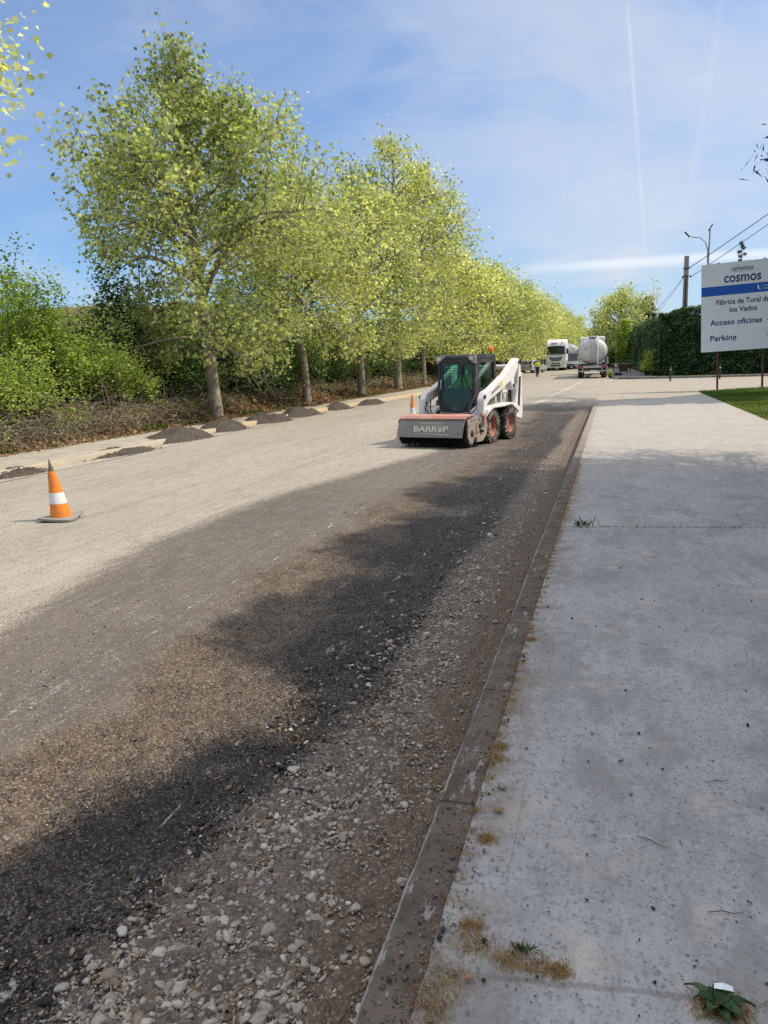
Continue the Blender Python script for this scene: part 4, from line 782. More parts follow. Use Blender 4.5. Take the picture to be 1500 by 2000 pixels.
# --- conifers
def conifer(name, label, loc, seed, H=9.5, R=2.9, z0=1.6, nb=120, group=None, leaf=.16, dens=26, tone=.45, prof=1.0, thin=.55):
    r = np.random.RandomState(seed); segs = [(0, 0, -.1, .05, 0, H*.5, .17, .10), (.05, 0, H*.5, 0, 0, H, .10, .015)]; C = []
    for i in range(nb):
        f = (i+.5)/nb; z = z0+(H-z0)*f; a = i*2.4+r.normal(0, .3); L = R*((1-f)**.75*prof+(1-prof)*(1 if f < .7 else (1-f)/.3))*r.uniform(.75, 1.1)+.12; p = np.array([0, 0, z]); d = np.array([math.cos(a), math.sin(a), .16]); q = p
        for k in range(5):
            d = d+r.normal(0, .08, 3)+np.array([0, 0, -.03+.035*k]); d /= np.linalg.norm(d); q2 = q+d*L/5; segs.append((*q, *q2, .03*(1-k/6)*(1-f*.6), .03*(1-(k+1)/6)*(1-f*.6)))
            for j in range(int(dens*(.35+.3*k)/3)+1): t = r.rand(); sd = r.normal(0, 1, 3)*np.array([1, 1, .35]); sd /= np.linalg.norm(sd); C.append(q+(q2-q)*t+sd*L*.13*r.rand()*(1.2-.1*k)); 
            q = q2
    C = np.array(C); root = empty(name, loc, 0, label=label, cat='tree', group=group); link('trunk', tubes_np('trunk', segs, 6), M_DARKBARK, root)
    k = np.repeat(np.arange(len(C)), 5); P = C[k]+r.normal(0, .07, (len(k), 3)); link('crown', leaves('crown', P, leaf, SPRAY*np.array([thin, 1.3]), r, .2, .1, tone), M_CONIF, root); return root
GC = 'conifers beside the shaded sidewalk'
c0 = conifer('conifer', 'dark conifer standing beside the lawn, only its needle tips reaching in at the right edge', (4.95, 12.3, .12), 161, H=8.9, R=3.15, nb=260, z0=3.6, group=GC, leaf=.15, thin=.3)
c1 = conifer('conifer', 'dark conifer beyond the right edge that shades the near sidewalk', (5.0, 9.4, .12), 162, H=8.9, R=2.7, nb=250, z0=2.6, group=GC, leaf=.22, prof=.8)
for x, y, s, a in ((5.1, 6.8, 1.0, 1), (5.0, 4.0, .92, 3), (5.05, 1.4, .80, 5), (5.1, -1.4, .76, 2)): copy_tree(c1, (x, y, .12), a, (s, s, s))
conifer('conifer', 'tall conifer beyond the right edge that shades the far end of the sidewalk', (9.7, 32.9, .12), 163, H=17.5, R=3.7, nb=300, z0=5.5, leaf=.32, prof=.55)
conifer('conifer', 'spiky dark treetop behind the upper edge of the white sign', (10.9, 78, .2), 164, H=11.2, R=1.5, nb=34, z0=3, leaf=.20, dens=6)
conifer('conifer', 'dark pointed conifer between the light green tree and the hedge', (4.6, 118, .4), 165, H=9.4, R=3.2, nb=90, z0=1.5, leaf=.34, dens=12, tone=.9, prof=.85)
# ================================================================== people
def skin_mesh(name, J, E_, mat, parent, root, sub=2):
    """one continuous surface grown over connected joints; J name -> (x, y, z, radius)"""
    ks = list(J); me = bpy.data.meshes.new(name); me.from_pydata([J[k][:3] for k in ks], [(ks.index(a), ks.index(b)) for a, b in E_], []); me.update()
    o = bpy.data.objects.new(name, me); COL.objects.link(o); md = o.modifiers.new('skin', 'SKIN'); md.use_smooth_shade = True
    sk = me.skin_vertices[0].data
    for i, k in enumerate(ks): rr_ = J[k][3]; sk[i].radius = rr_ if isinstance(rr_, tuple) else (rr_, rr_); sk[i].use_root = (k == root)
    sb = o.modifiers.new('sub', 'SUBSURF'); sb.levels = sub; sb.render_levels = sub; bpy.context.view_layer.update()
    m2 = bpy.data.meshes.new_from_object(o.evaluated_get(bpy.context.evaluated_depsgraph_get())); bpy.data.objects.remove(o); return link(name, m2, mat, parent)
def hand(J, E_, base, wrist, d, side, s=1.0):
    """palm, four fingers of unequal length and a thumb from the side of the palm"""
    w = Vector(J[wrist][:3]); d = Vector(d).normalized(); sd = Vector(side).normalized(); nrm = d.cross(sd); p = w+d*.075*s
    J[base+'palm'] = (*p, (.030*s, .016*s)); E_.append((wrist, base+'palm'))
    for i, (off, ln) in enumerate(((-.028, .072), (-.010, .085), (.010, .078), (.027, .060))):
        a = p+sd*off*s+d*.018*s; b = a+d*ln*.55*s+nrm*.012*s; c_ = b+(d*.7+nrm*.7)*ln*.45*s
        J[f'{base}f{i}a'] = (*a, .0095*s); J[f'{base}f{i}b'] = (*b, .0085*s); J[f'{base}f{i}c'] = (*c_, .007*s); E_ += [(base+'palm', f'{base}f{i}a'), (f'{base}f{i}a', f'{base}f{i}b'), (f'{base}f{i}b', f'{base}f{i}c')]
    a = w+d*.035*s-sd*.032*s; b = a+(d*.6-sd*.7+nrm*.3)*.045*s; J[base+'ta'] = (*a, .011*s); J[base+'tb'] = (*b, .009*s); E_ += [(wrist, base+'ta'), (base+'ta', base+'tb')]
SKIN = paint('skin_tone', (.36, .19, .125), .6, 0, .0, (.2, .1, .07), 20, .05); HAIR = paint('dark_hair', (.02, .015, .012), .7, 0, 0)
HIVIS = paint('hi_vis_cloth', (.33, .80, .06), .8, 0, .15, (.2, .3, .05), 12, .3); HIVIS_Y = paint('hi_vis_yellow_cloth', (.62, .80, .06), .8, 0, .15, (.3, .35, .05), 12, .3); NAVY = paint('navy_work_cloth', (.012, .018, .040), .85, 0, .2); BOOT = paint('boot_leather', (.02, .016, .013), .6)
def head_parts(o_par, hx, hy, hz, f, s=1.0):
    """skull with brow, nose, lips, ears and eyes; f = facing unit vector in plan"""
    f = Vector((f[0], f[1], 0)).normalized(); sd = Vector((-f.y, f.x, 0)); c = Vector((hx, hy, hz)); bm = bmesh.new(); bmesh.ops.create_icosphere(bm, subdivisions=4, radius=1)
    for v in bm.verts:
        p = v.co.copy(); u, w, z = p.y, p.x, p.z      # u forward
        wd = .076*(1-.22*max(0, -z)); dp = .098*(1-.10*max(0, -z)); ht = .118
        if u > .6: u = .6+(u-.6)*.55
        q = Vector((w*wd, u*dp, z*ht))
        q.y += .026*math.exp(-((w/.16)**2+((z+.12)/.16)**2))*(u > .2) + .008*math.exp(-((w/.3)**2+((z+.48)/.09)**2))*(u > .2) - .010*math.exp(-(((abs(w)-.36)/.17)**2+((z-.06)/.12)**2))*(u > .2) + .012*math.exp(-((w/.4)**2+((z+.85)/.2)**2))*(u > 0)
        q.x += math.copysign(.016, w)*math.exp(-((u+.05)/.16)**2-((z+.02)/.25)**2)*(abs(w) > .75)
        v.co = (c+sd*q.x*s+f*q.y*s+Vector((0, 0, q.z*s)))
    for fc in bm.faces: fc.smooth = True
    return bm
def person(name, label, loc, rz, J, E_, rootj, cloth, headpos, facing, cap=None, group=None):
    """the body stays one mesh: skin-modifier figure and head joined; clothing and hair are children"""
    root = empty(name, loc, rz, label=label, cat='person', group=group); b = skin_mesh('body', J, E_, SKIN, root, rootj)
    bm = head_parts(root, *headpos, facing); bm.from_mesh(b.data); bm.to_mesh(b.data); bm.free()
    for nm, JJ, EE, rt_, mt in cloth: skin_mesh(nm, JJ, EE, mt, root, rt_)
    f = Vector((facing[0], facing[1], 0)).normalized(); c = Vector(headpos); hb = bmesh.new(); bmesh.ops.create_icosphere(hb, subdivisions=3, radius=1)
    for v in hb.verts: v.co = Vector((v.co.x*.083, v.co.y*.105, v.co.z*.120+.008))
    dl = [v for v in hb.verts if (v.co.z < .035 and v.co.y > -.01) or v.co.z < -.05]; bmesh.ops.delete(hb, geom=dl, context='VERTS')
    sd = Vector((-f.y, f.x, 0)); 
    for v in hb.verts: v.co = c+sd*v.co.x+f*v.co.y+Vector((0, 0, v.co.z))
    for fc in hb.faces: fc.smooth = True
    me = bpy.data.meshes.new('hair'); hb.to_mesh(me); hb.free(); link('hair', me, cap or HAIR, root)
    e = MB(); c0_ = c+f*.083+Vector((0, 0, .006))
    for q in (-1, 1): p = c0_+sd*.030*q; e.lathe([(.0001, .006), (.006, .003), (.0075, 0), (.006, -.003), (.0001, -.006)], tuple(p), 'z', 8)
    e.build('eyes', HAIR, root, smooth=True); return root

# ================================================================== skid-steer loader with sweeper
WHITE = paint('loader_white_paint', (.76, .74, .70), .5, 0, .5, (.38, .32, .25), 7); GREYP = paint('loader_grey_paint', (.14, .14, .135), .5, 0, .4, (.30, .26, .21), 6)
CABM = paint('cab_black_steel', (.030, .031, .033), .5, 0, .45, (.16, .14, .12), 6); DARK = paint('grimy_dark_steel', (.028, .026, .024), .6, .3, .6, (.15, .12, .095), 9)
TYRE = paint('dusty_tyre_rubber', (.035, .033, .031), .85, 0, .95, (.29, .235, .18), 4, .3); RIM = paint('orange_rim_paint', (.37, .125, .085), .75, 0, 1.0, (.42, .30, .21), 8)
BROOMG = paint('sweeper_grey_paint', (.21, .20, .188), .7, 0, .7, (.33, .29, .24), 5, .2); TANMUD = paint('mud_caked_steel', (.33, .28, .22), .85, 0, .7, (.20, .15, .11), 9, .5); REDP = paint('faded_red_paint', (.42, .18, .145), .8, 0, .9, (.45, .33, .26), 6)
CHROME = paint('steel_rod', (.55, .55, .55), .25, 1, .2); LAMPG = paint('work_lamp_lens', (.30, .30, .29), .35, .2, .3, (.2, .18, .15)); BRIS = leafmat('bristles', [(0, (.008, .008, .009)), (.7, (.03, .028, .026)), (1, (.12, .10, .08))], 0, .8)
LETT = paint('pale_lettering', (.74, .69, .52), .6, 0, .3, (.30, .27, .22), 26); YEL = paint('yellow_decal', (.75, .60, .05), .5, 0, .4, (.4, .36, .25), 20); BLK = paint('black_print', (.02, .02, .022), .6, 0, .2)
GL = glass('tinted_cab_glass', (.60, .80, .70), .03); AMB = paint('amber_lens', (.85, .25, .01), .2, 0, .05)
sl = empty('skid_steer_loader', (-3.06, 17.15, 0), math.radians(-14.5), label='white compact loader with a dark cab pushing a grey, red-edged road sweeper', cat='loader'); sl.scale = (.955, .955, .955)
# chassis
m = MB(); m.prism([(-.98, .24), (1.02, .24), (1.16, .42), (1.16, 1.02), (.62, 1.06), (-.62, .66), (-.98, .55)], -.44, .44, 'x'); m.build('chassis', DARK, sl, .02)
for s_ in (-1, 1):
    # side body: white sill over the wheels, rising to the rear tower
    m = MB(); pl = [(-.93, .60), (-.86, .76), (-.60, .84), (-.10, .82), (.15, .84), (.62, .84), (.98, .76), (1.06, .60), (1.0, .60), (.55, .79), (.10, .77), (-.52, .77), (-.80, .68)]
    m.prism(pl, s_*.44, s_*.86, 'x'); m.build('fender', WHITE, sl, .015)
    m = MB(); m.prism([(-.55, .80), (.62, .82), (.62, 1.42), (.30, 1.20), (-.10, 1.02), (-.50, .95)], s_*.44, s_*.60, 'x'); side = m.build('side_panel', GREYP, sl, .012)
    m = MB()
    for k in range(9): m.box(s_*.603-.004, s_*.603+.004, .20, .42, .90+k*.032, .912+k*.032)
    m.build('vent_slats', BLK, side)
    
    for pg in ([(.12, .86), (.17, .86), (.17, 1.17), (.12, 1.13)], [(.45, .86), (.49, .86), (.49, 1.32), (.45, 1.29)], [(-.48, .90), (.11, 1.0), (.11, 1.03), (-.48, .93)]): m = MB(); m.prism(pg, s_*.60, s_*.625, 'x'); m.build('panel_rib', WHITE, side)
    # rear tower
    m = MB(); m.prism([(.86, .46), (1.30, .40), (1.36, .55), (1.30, 1.35), (1.22, 1.70), (1.10, 1.72), (1.02, 1.25), (.90, .95), (.84, .80)], s_*.60, s_*.82, 'x'); tw = m.build('rear_tower', WHITE, sl, .02)
    m = MB(); m.prism([(1.10, 1.42), (1.20, 1.42), (1.12, .72), (1.02, .78)], s_*.822, s_*.834, 'x'); m.build('tower_slot', BLK, tw)
    # lift arm: rear link, long sloping beam, downturned nose
    m = MB(); m.prism([(1.24, 1.66), (1.20, 1.84), (1.02, 1.86), (.30, 1.50), (-.55, 1.20), (-.86, 1.14), (-.97, 1.00), (-.99, .60), (-1.10, .36), (-.93, .33), (-.82, .56), (-.78, .86), (-.58, .97), (.05, 1.13), (.42, 1.27), (.62, 1.32), (.72, 1.12), (.84, 1.16), (.86, 1.40), (1.05, 1.60)], s_*.64, s_*.80, 'x'); arm = m.build('lift_arm', WHITE, sl, .018)
    for yy_, zz in ((1.14, 1.76), (.78, 1.22), (-.90, 1.04), (-1.0, .42)): m = MB(); m.lathe([(0, -.01), (.045, -.01), (.045, .015), (0, .015)], (s_*.80, yy_, zz), 'x', 12); m.build('pivot_pin', DARK, arm, smooth=True)
    m = MB(); m.prism([(-.02, 1.20), (.11, 1.245), (.11, 1.375), (-.02, 1.325)], s_*.801, s_*.805, 'x'); m.build('decal', YEL, arm)
    m = MB(); rz_ = random.Random(4)
    for k in range(9): y_ = -.52+k*.05; m.prism([(y_, 1.06+.33*(y_+.55)), (y_+.03, 1.07+.33*(y_+.55)), (y_+.03, 1.13+.33*(y_+.55)), (y_, 1.12+.33*(y_+.55))], s_*.801, s_*.804, 'x')
    m.build('model_mark', GREYP, arm)
    # lift cylinder and hoses beneath the arm
    m = MB(); m.tube([(s_*.70, .86, .62), (s_*.70, .80, 1.12)], .045, 10); m.build('cylinder', DARK, sl, smooth=True)
    m = MB(); m.tube([(s_*.70, .80, 1.08), (s_*.70, .78, 1.22)], .022, 10); m.build('piston_rod', CHROME, sl, smooth=True)
    # wheels
    for y_ in (-.52, .55):
        R_ = .372; w0, w1 = (.56, .85); cx_ = s_*(w0+w1)/2; W_ = (w1-w0)/2
        m = MB(); prf = [(.225, -W_*.86), (.27, -W_), (.33, -W_*.98), (.362, -W_*.80), (R_, -W_*.55), (R_, W_*.55), (.362, W_*.80), (.33, W_*.98), (.27, W_), (.225, W_*.86), (.215, 0), (.225, -W_*.86)]
        m.lathe(prf, (cx_, y_, R_), 'x', 40)
        for k in range(22):
            a = 2*PI*k/22
            for q in (-1, 1):
                a2 = a+(PI/22 if q > 0 else 0); M = Matrix.Translation((cx_+q*W_*.52, y_, R_)) @ Matrix.Rotation(a2, 4, 'X') @ Matrix.Rotation(q*.45, 4, 'Z'); m.box(-W_*.50, W_*.50, -.021, .021, R_-.030, R_+.018, M)
                M = Matrix.Translation((cx_+q*W_*.93, y_, R_)) @ Matrix.Rotation(a2, 4, 'X'); m.box(-.012, .012, -.020, .020, R_-.075, R_-.012, M)
        wh = empty('wheel', (0, 0, 0)); wh.parent = sl; m.build('tyre', TYRE, wh, smooth=True)
        m = MB(); o_ = s_*W_*.80; m.lathe([(.228, o_), (.222, o_*.92), (.205, o_*.75), (.185, o_*.25), (.10, o_*.10), (.085, o_*.35), (.0001, o_*.38)], (cx_, y_, R_), 'x', 32); m.build('rim', RIM, wh, smooth=True)
        for k in range(8): a = 2*PI*k/8; M = Matrix.Translation((cx_+o_*.18, y_+.125*math.cos(a), R_+.125*math.sin(a))); m = MB(); m.box(-.014, .014, -.012, .012, -.012, .012, M); m.build('lug_nut', DARK, wh, .003)
# cross tube and rear hood
m = MB(); m.tube([(-.72, 1.02, 1.66), (.72, 1.02, 1.66)], .055, 12); m.build('cross_tube', WHITE, sl, smooth=True)
m = MB(); m.prism([(.50, 1.02), (1.10, 1.02), (1.28, 1.10), (1.32, .55), (1.24, .42), (1.05, .42), (.50, .60)], -.58, .58, 'x'); m.build('tailgate', WHITE, sl, .02)
m = MB(); m.prism([(.48, 1.05), (.95, 1.05), (.92, 1.34), (.48, 1.42)], -.42, .42, 'x'); m.build('engine_cover', GREYP, sl, .02)
# cab: posts, roof, side frames
m = MB(); rf = [(-.62, 1.90), (-.60, 1.955), (-.45, 1.975), (.36, 1.975), (.50, 1.955), (.54, 1.90), (.54, 1.86), (-.62, 1.86)]
m.prism(rf, -.47, .47, 'x'); m.build('roof', CABM, sl, .02, seg=3)
for s_ in (-1, 1):
    m = MB(); o0, o1 = s_*.405, s_*.47
    outer = [(-.60, 1.87), (-.66, 1.15), (-.66, .90), (-.52, .72), (.50, .72), (.54, 1.10), (.54, 1.87)]; win = [(-.44, 1.78), (-.47, 1.22), (.10, 1.22), (.40, 1.42), (.42, 1.78)]
    # frame built as a ring of bars round the window
    m.prism([(-.62, 1.87), (-.44, 1.87), (-.44, 1.78), (-.47, 1.22), (-.55, .72), (-.66, .92), (-.67, 1.2)], o0, o1, 'x'); m.prism([(-.44, 1.87), (.54, 1.87), (.54, 1.78), (-.44, 1.78)], o0+s_*.001, o1-s_*.001, 'x')
    m.prism([(.42, 1.78), (.54, 1.78), (.54, 1.10), (.40, 1.10), (.40, 1.42)], o0, o1-s_*.002, 'x'); m.prism([(-.47, 1.22), (.10, 1.22), (.40, 1.42), (.40, 1.10), (.54, 1.10), (.50, .72), (-.55, .72)], o0, o1-s_*.0015, 'x')
    fr_ = m.build('side_frame', CABM, sl, .008)
    m = MB(); m.prism(win, s_*.432, s_*.438, 'x'); m.build('side_window', GL, fr_)
    m = MB()
    for k in range(8): z_ = 1.30+k*.062; y1_ = .08 if z_ < 1.24 else min(.40, .10+(z_-1.22)*1.5); m.box(s_*.415-.003, s_*.415+.003, -.44, y1_, z_-.006, z_+.006)
    for k in range(4): y_ = -.32+k*.2; m.box(s_*.410-.003, s_*.410+.003, y_-.005, y_+.005, 1.24 if y_ < .1 else 1.36, 1.77)
    m.build('window_guard', BLK, fr_)
# front: lintel, sill, door with glass narrowing to a V
m = MB(); m.box(-.404, .404, -.625, -.56, 1.80, 1.875); m.build('lintel', CABM, sl, .01)
def dy(z): return -.605-.05*(1.87-z)
dout = [(-.400, 1.80), (-.402, 1.10), (-.36, .92), (-.10, .66), (.10, .66), (.36, .92), (.402, 1.10), (.400, 1.80)]; din = [(-.365, 1.75), (-.372, 1.12), (-.325, .95), (-.06, .71), (.06, .71), (.325, .95), (.372, 1.12), (.365, 1.75)]
m = MB(); n_ = len(dout); vs = []
for off in (0, .035):
    vs += [(x, dy(z)-.01+off, z) for x, z in dout]+[(x, dy(z)-.01+off, z) for x, z in din]
fs = []
for i in range(n_):
    j = (i+1) % n_; fs += [(i, j, n_+j, n_+i), (2*n_+i, 3*n_+i, 3*n_+j, 2*n_+j), (i, 2*n_+i, 2*n_+j, j), (n_+i, n_+j, 3*n_+j, 3*n_+i)]
m.add(vs, fs); door = m.build('door', CABM, sl, .006)
m = MB(); m.add([(x, dy(z)+.008, z) for x, z in din]+[(x, dy(z)+.014, z) for x, z in din], [tuple(range(n_)), tuple(range(n_, 2*n_))[::-1]]+[(i, (i+1) % n_, n_+(i+1) % n_, n_+i) for i in range(n_)]); m.build('windscreen', GL, door)
m = MB(); m.tube([(-.37, dy(1.35)-.03, 1.42), (-.37, dy(1.3)-.06, 1.38), (-.365, dy(1.2)-.06, 1.22), (-.36, dy(1.2)-.02, 1.18)], .012, 8); m.build('door_handle', CHROME, door, smooth=True)
m = MB(); m.tube([(.34, dy(1.14)-.03, 1.14), (.12, dy(1.62)-.035, 1.60)], .010, 6); m.box(.11, .13, dy(1.6)-.045, dy(1.6)-.03, 1.36, 1.72, None); m.build('wiper', DARK, door)
m = MB(); m.prism([(-.40, 1.10), (-.36, .92), (-.10, .66), (-.40, .66)], -.66, -.61, 'y'); m.prism([(.40, 1.10), (.36, .92), (.10, .66), (.40, .66)], -.66, -.61, 'y'); m.build('front_corner_panel', CABM, sl, .006)
for s_ in (-1, 1):
    m = MB(); m.prism([(s_*.30, 1.955), (s_*.48, 1.955), (s_*.49, 1.90), (s_*.47, 1.76), (s_*.40, 1.80), (s_*.31, 1.89)], -.70, -.60, 'y'); hl_ = m.build('headlight', LAMPG, sl, .012)
    m = MB(); m.box(s_*.40-.05, s_*.40+.05, -.708, -.700, 1.85, 1.93); m.build('lens', LETT, hl_, .01)
m = MB(); m.prism([(.50, .75), (.535, .75), (.535, 1.86), (.50, 1.86)], -.40, -.30, 'x'); m.prism([(.50, .75), (.535, .75), (.535, 1.86), (.50, 1.86)], .30, .40, 'x'); m.prism([(.50, .75), (.534, .75), (.534, 1.15), (.50, 1.15)], -.30, .30, 'x'); m.prism([(.50, 1.76), (.534, 1.76), (.534, 1.86), (.50, 1.86)], -.30, .30, 'x'); bw = m.build('rear_frame', CABM, sl)
m = MB(); m.prism([(.512, 1.15), (.518, 1.15), (.518, 1.76), (.512, 1.76)], -.30, .30, 'x'); m.build('rear_window', GL, bw)
box('cab_floor', DARK, sl, -.40, .40, -.60, .50, .63, .70)
# beacon on its stalk
m = MB(); m.tube([(.30, .62, 1.90), (.30, .62, 2.02)], .018, 8); m.box(.24, .36, .50, .64, 1.90, 1.915); bs = m.build('beacon_bracket', DARK, sl)
m = MB(); m.lathe([(.062, 0), (.068, .02), (.066, .08), (.05, .115), (.0001, .128)], (.30, .62, 2.02), 'z', 20); m.build('beacon', AMB, sl, smooth=True)
# seat, levers
m = MB(); m.box(-.22, .22, -.10, .34, .92, 1.02); m.prism([(.24, 1.0), (.36, 1.0), (.44, 1.55), (.34, 1.58)], -.21, .21, 'x'); m.build('seat', BLK, sl, .03)
m = MB(); m.tube([(-.26, -.30, .70), (-.26, -.28, 1.10), (-.25, -.30, 1.20)], .014, 8); m.tube([(.26, -.30, .70), (.26, -.28, 1.10), (.25, -.30, 1.20)], .014, 8); m.build('levers', BLK, sl, smooth=True)
# --- sweeper attachment
SY = 0.16      # set back towards the loader
m = MB(); pf = [(-1.50, .655), (-1.86, .640), (-1.93, .60), (-2.00, .48), (-2.05, .36), (-2.085, .235), (-2.075, .235), (-2.035, .36), (-1.985, .47), (-1.915, .585), (-1.85, .625), (-1.50, .640)]
m.prism([(y+SY, z) for y, z in pf], -.86, .72, 'x'); hood = m.build('sweeper_hood', BROOMG, sl, .003)
m = MB(); m.prism([(y+SY, z) for y, z in [(-1.52, .66), (-1.86, .648), (-1.945, .605), (-1.955, .625), (-1.88, .682), (-1.52, .70)]], -.85, .735, 'x'); m.build('hood_top_edge', REDP, hood, .006)
def hood_y(z): return float(np.interp(z, [.235, .36, .48, .60], [-2.085, -2.05, -2.0, -1.93]))+SY-.004
def on_hood(nm, body, size, x, z, **k):
    t = text_mesh(nm, body, size, LETT, hood, (x, hood_y(z), z), (PI/2-.33, 0, 0), **k); return t
fit_text('lettering', 'BARR', LETT, hood, -.45, .115, .41, .125, hood_y(.41)-.002, .010, (PI/2-.33, 0, 0)); fit_text('lettering', 'P', LETT, hood, .255, .375, .41, .125, hood_y(.41)-.002, .010, (PI/2-.33, 0, 0))
m = MB()      # cog in place of the letter O
for k in range(8): a = 2*PI*k/8; m.box(-.008, .008, -.004, .004, .028, .047, Matrix.Rotation(a, 4, 'Y'))
m.lathe([(.016, -.004), (.032, -.004), (.032, .004), (.016, .004), (.016, -.004)], (0, 0, 0), 'y', 16); cg = m.build('cog_mark', LETT, hood); cg.location = (.185, hood_y(.405)-.004, .405); cg.scale = (1.15, 1, 1.15); cg.rotation_euler = (-.33, 0, 0)
fit_text('lettering', 'EXCAVACIONES Y', LETT, hood, -.33, .25, .53, .036, hood_y(.53)-.002, .004, (PI/2-.33, 0, 0)); fit_text('lettering', 'CONSTRUCCIONES', LETT, hood, -.02, .42, .30, .034, hood_y(.30)-.002, .004, (PI/2-.33, 0, 0))
m = MB(); m.add([(-.45, hood_y(.322), .324), (-.06, hood_y(.322), .324), (-.06, hood_y(.314), .318), (-.45, hood_y(.314), .318)], [(0, 1, 2, 3)]); m.build('rule', LETT, hood)
# brush: core and bristles
m = MB(); m.lathe([(.0001, -.84), (.17, -.84), (.17, .74), (.0001, .74)], (0, -1.72+SY, .315), 'x', 20); br = m.build('brush_core', BLK, sl, smooth=True)
r = np.random.RandomState(9); nb = 6500; a = r.uniform(0, 6.283, nb); x0 = r.uniform(-.86, .76, nb); L_ = r.uniform(.25, .325, nb); dx = r.normal(0, .025, nb)+.06*sst(.6, .78, x0)*r.rand(nb)-.04*sst(-.7, -.86, x0)*r.rand(nb)
segs = np.stack([x0, -1.72+SY+.15*np.cos(a), .315+.15*np.sin(a), x0+dx, -1.72+SY+L_*np.cos(a+.12), np.maximum(.315+L_*np.sin(a+.12), .004), 0*a+.0055, 0*a+.003], 1)
link('bristles', tubes_np('bristles', segs, 3, r.rand(nb)), BRIS, br)
# right side plates, drive and arm
for s_, x0_, x1_ in ((1, .755, .785), (-1, -.90, -.88)):
    m = MB(); m.prism([(y+SY, z) for y, z in [(-1.93, .60), (-1.40, .66), (-1.28, .55), (-1.30, .34), (-1.62, .12), (-1.72, .06), (-1.84, .08), (-1.93, .22)]], x0_, x1_, 'x'); pp = m.build('end_plate', TANMUD if s_ > 0 else BROOMG, sl, .008)
    m = MB(); m.lathe([(0, .03), (.035, .03), (.06, .015), (.075, 0), (.085, 0), (.085, -.01)], (x1_ if s_ > 0 else x0_, -1.72+SY, .30), 'x', 18, (1, 1)); m.build('bearing_cap', DARK, pp, smooth=True)
m = MB(); m.prism([(y+SY, z) for y, z in [(-1.60, .10), (-1.30, .10), (-1.10, .22), (-1.02, .42), (-1.12, .60), (-1.26, .60), (-1.26, .40), (-1.42, .30), (-1.62, .22)]], .80, .85, 'x'); m.build('side_arm', TANMUD, sl, .01)
m = MB(); m.prism([(y+SY, z) for y, z in [(-1.24, .44), (-1.10, .46), (-1.12, .68), (-1.34, .69), (-1.34, .64), (-1.24, .63)]], .80, .86, 'x'); m.build('red_bracket', REDP, sl, .008)
m = MB(); m.box(-.62, .62, -1.30+SY, -1.12+SY, .22, .62); m.box(-.60, .60, -1.45+SY, -1.30+SY, .50, .66); m.box(-.30, -.22, -1.6+SY, -1.3+SY, .56, .64); m.box(.22, .30, -1.6+SY, -1.3+SY, .56, .64); m.build('mounting_frame', TANMUD, sl, .012)
m = MB(); m.tube([(.60, -.99, .95), (.66, -1.06, .80), (.58, -1.12, .70), (.45, -1.2, .68)], .014, 7)
m.tube([(.55, -.80, 1.10), (.56, -1.00, .98), (.52, -1.10, .80), (.60, -1.30, .70), (.78, -1.45, .60)], .015, 7); m.tube([(.50, -.78, 1.05), (.47, -.98, .90), (.50, -1.05, .75), (.55, -1.25, .62)], .013, 7)
m.tube([(-.62, -.90, .95), (-.58, -1.08, .80), (-.45, -1.1, .66), (-.2, -1.25, .68), (.1, -1.22, .70)], .015, 7); m.tube([(-.56, -.85, 1.0), (-.50, -.98, .75), (-.35, -1.15, .66)], .014, 7); m.build('hoses', BLK, sl, smooth=True)
m = MB(); m.box(-.40, .40, -1.02, -.92, .40, .66); m.box(.83, .90, -1.42+SY, -1.34+SY, .30, .36); m.box(.84, .88, -1.5+SY, -1.45+SY, .38, .50); m.build('coupler', DARK, sl, .01)
m = MB(); m.prism([(-.64, .70), (-.98, .44), (-.98, .40), (-.62, .64)], -.44, .44, 'x'); m.build('front_step', TANMUD, sl, .01)

# --- the driver, seated inside the cab, leaning to look ahead
J = dict(hip=(0, .12, 1.10, .13), belly=(.0, .12, 1.22, (.13, .11)), chest=(.0, .11, 1.40, (.145, .11)), neckb=(.0, .09, 1.53, .07), neck=(.0, .07, 1.585, .050), head=(0, .06, 1.64, .05),
 sl_=(-.17, .11, 1.48, .055), el=(-.27, -.02, 1.26, .042), wl=(-.25, -.25, 1.22, .028), sr=(.17, .11, 1.48, .055), er=(.27, -.02, 1.26, .042), wr=(.25, -.25, 1.22, .028),
 hl=(-.10, .10, 1.08, .085), kl=(-.14, -.30, 1.12, .062), al=(-.14, -.38, .76, .04), fl=(-.14, -.52, .73, .035), hr=(.10, .10, 1.08, .085), kr=(.14, -.30, 1.12, .062), ar=(.14, -.38, .76, .04), fr=(.14, -.52, .73, .035))
E_ = [('hip', 'belly'), ('belly', 'chest'), ('chest', 'neckb'), ('neckb', 'neck'), ('neck', 'head'), ('chest', 'sl_'), ('sl_', 'el'), ('el', 'wl'), ('chest', 'sr'), ('sr', 'er'), ('er', 'wr'), ('hip', 'hl'), ('hl', 'kl'), ('kl', 'al'), ('al', 'fl'), ('hip', 'hr'), ('hr', 'kr'), ('kr', 'ar'), ('ar', 'fr')]
def fat(keys, k, extra=.0): return {q: (*J[q][:3], tuple(v*k+extra for v in J[q][3]) if isinstance(J[q][3], tuple) else J[q][3]*k+extra) for q in keys}
jk = ['hip', 'belly', 'chest', 'neckb', 'sl_', 'el', 'sr', 'er', 'wl', 'wr']; jack = (fat(jk, 1.12, .012), [('hip', 'belly'), ('belly', 'chest'), ('chest', 'neckb'), ('chest', 'sl_'), ('sl_', 'el'), ('el', 'wl'), ('chest', 'sr'), ('sr', 'er'), ('er', 'wr')])
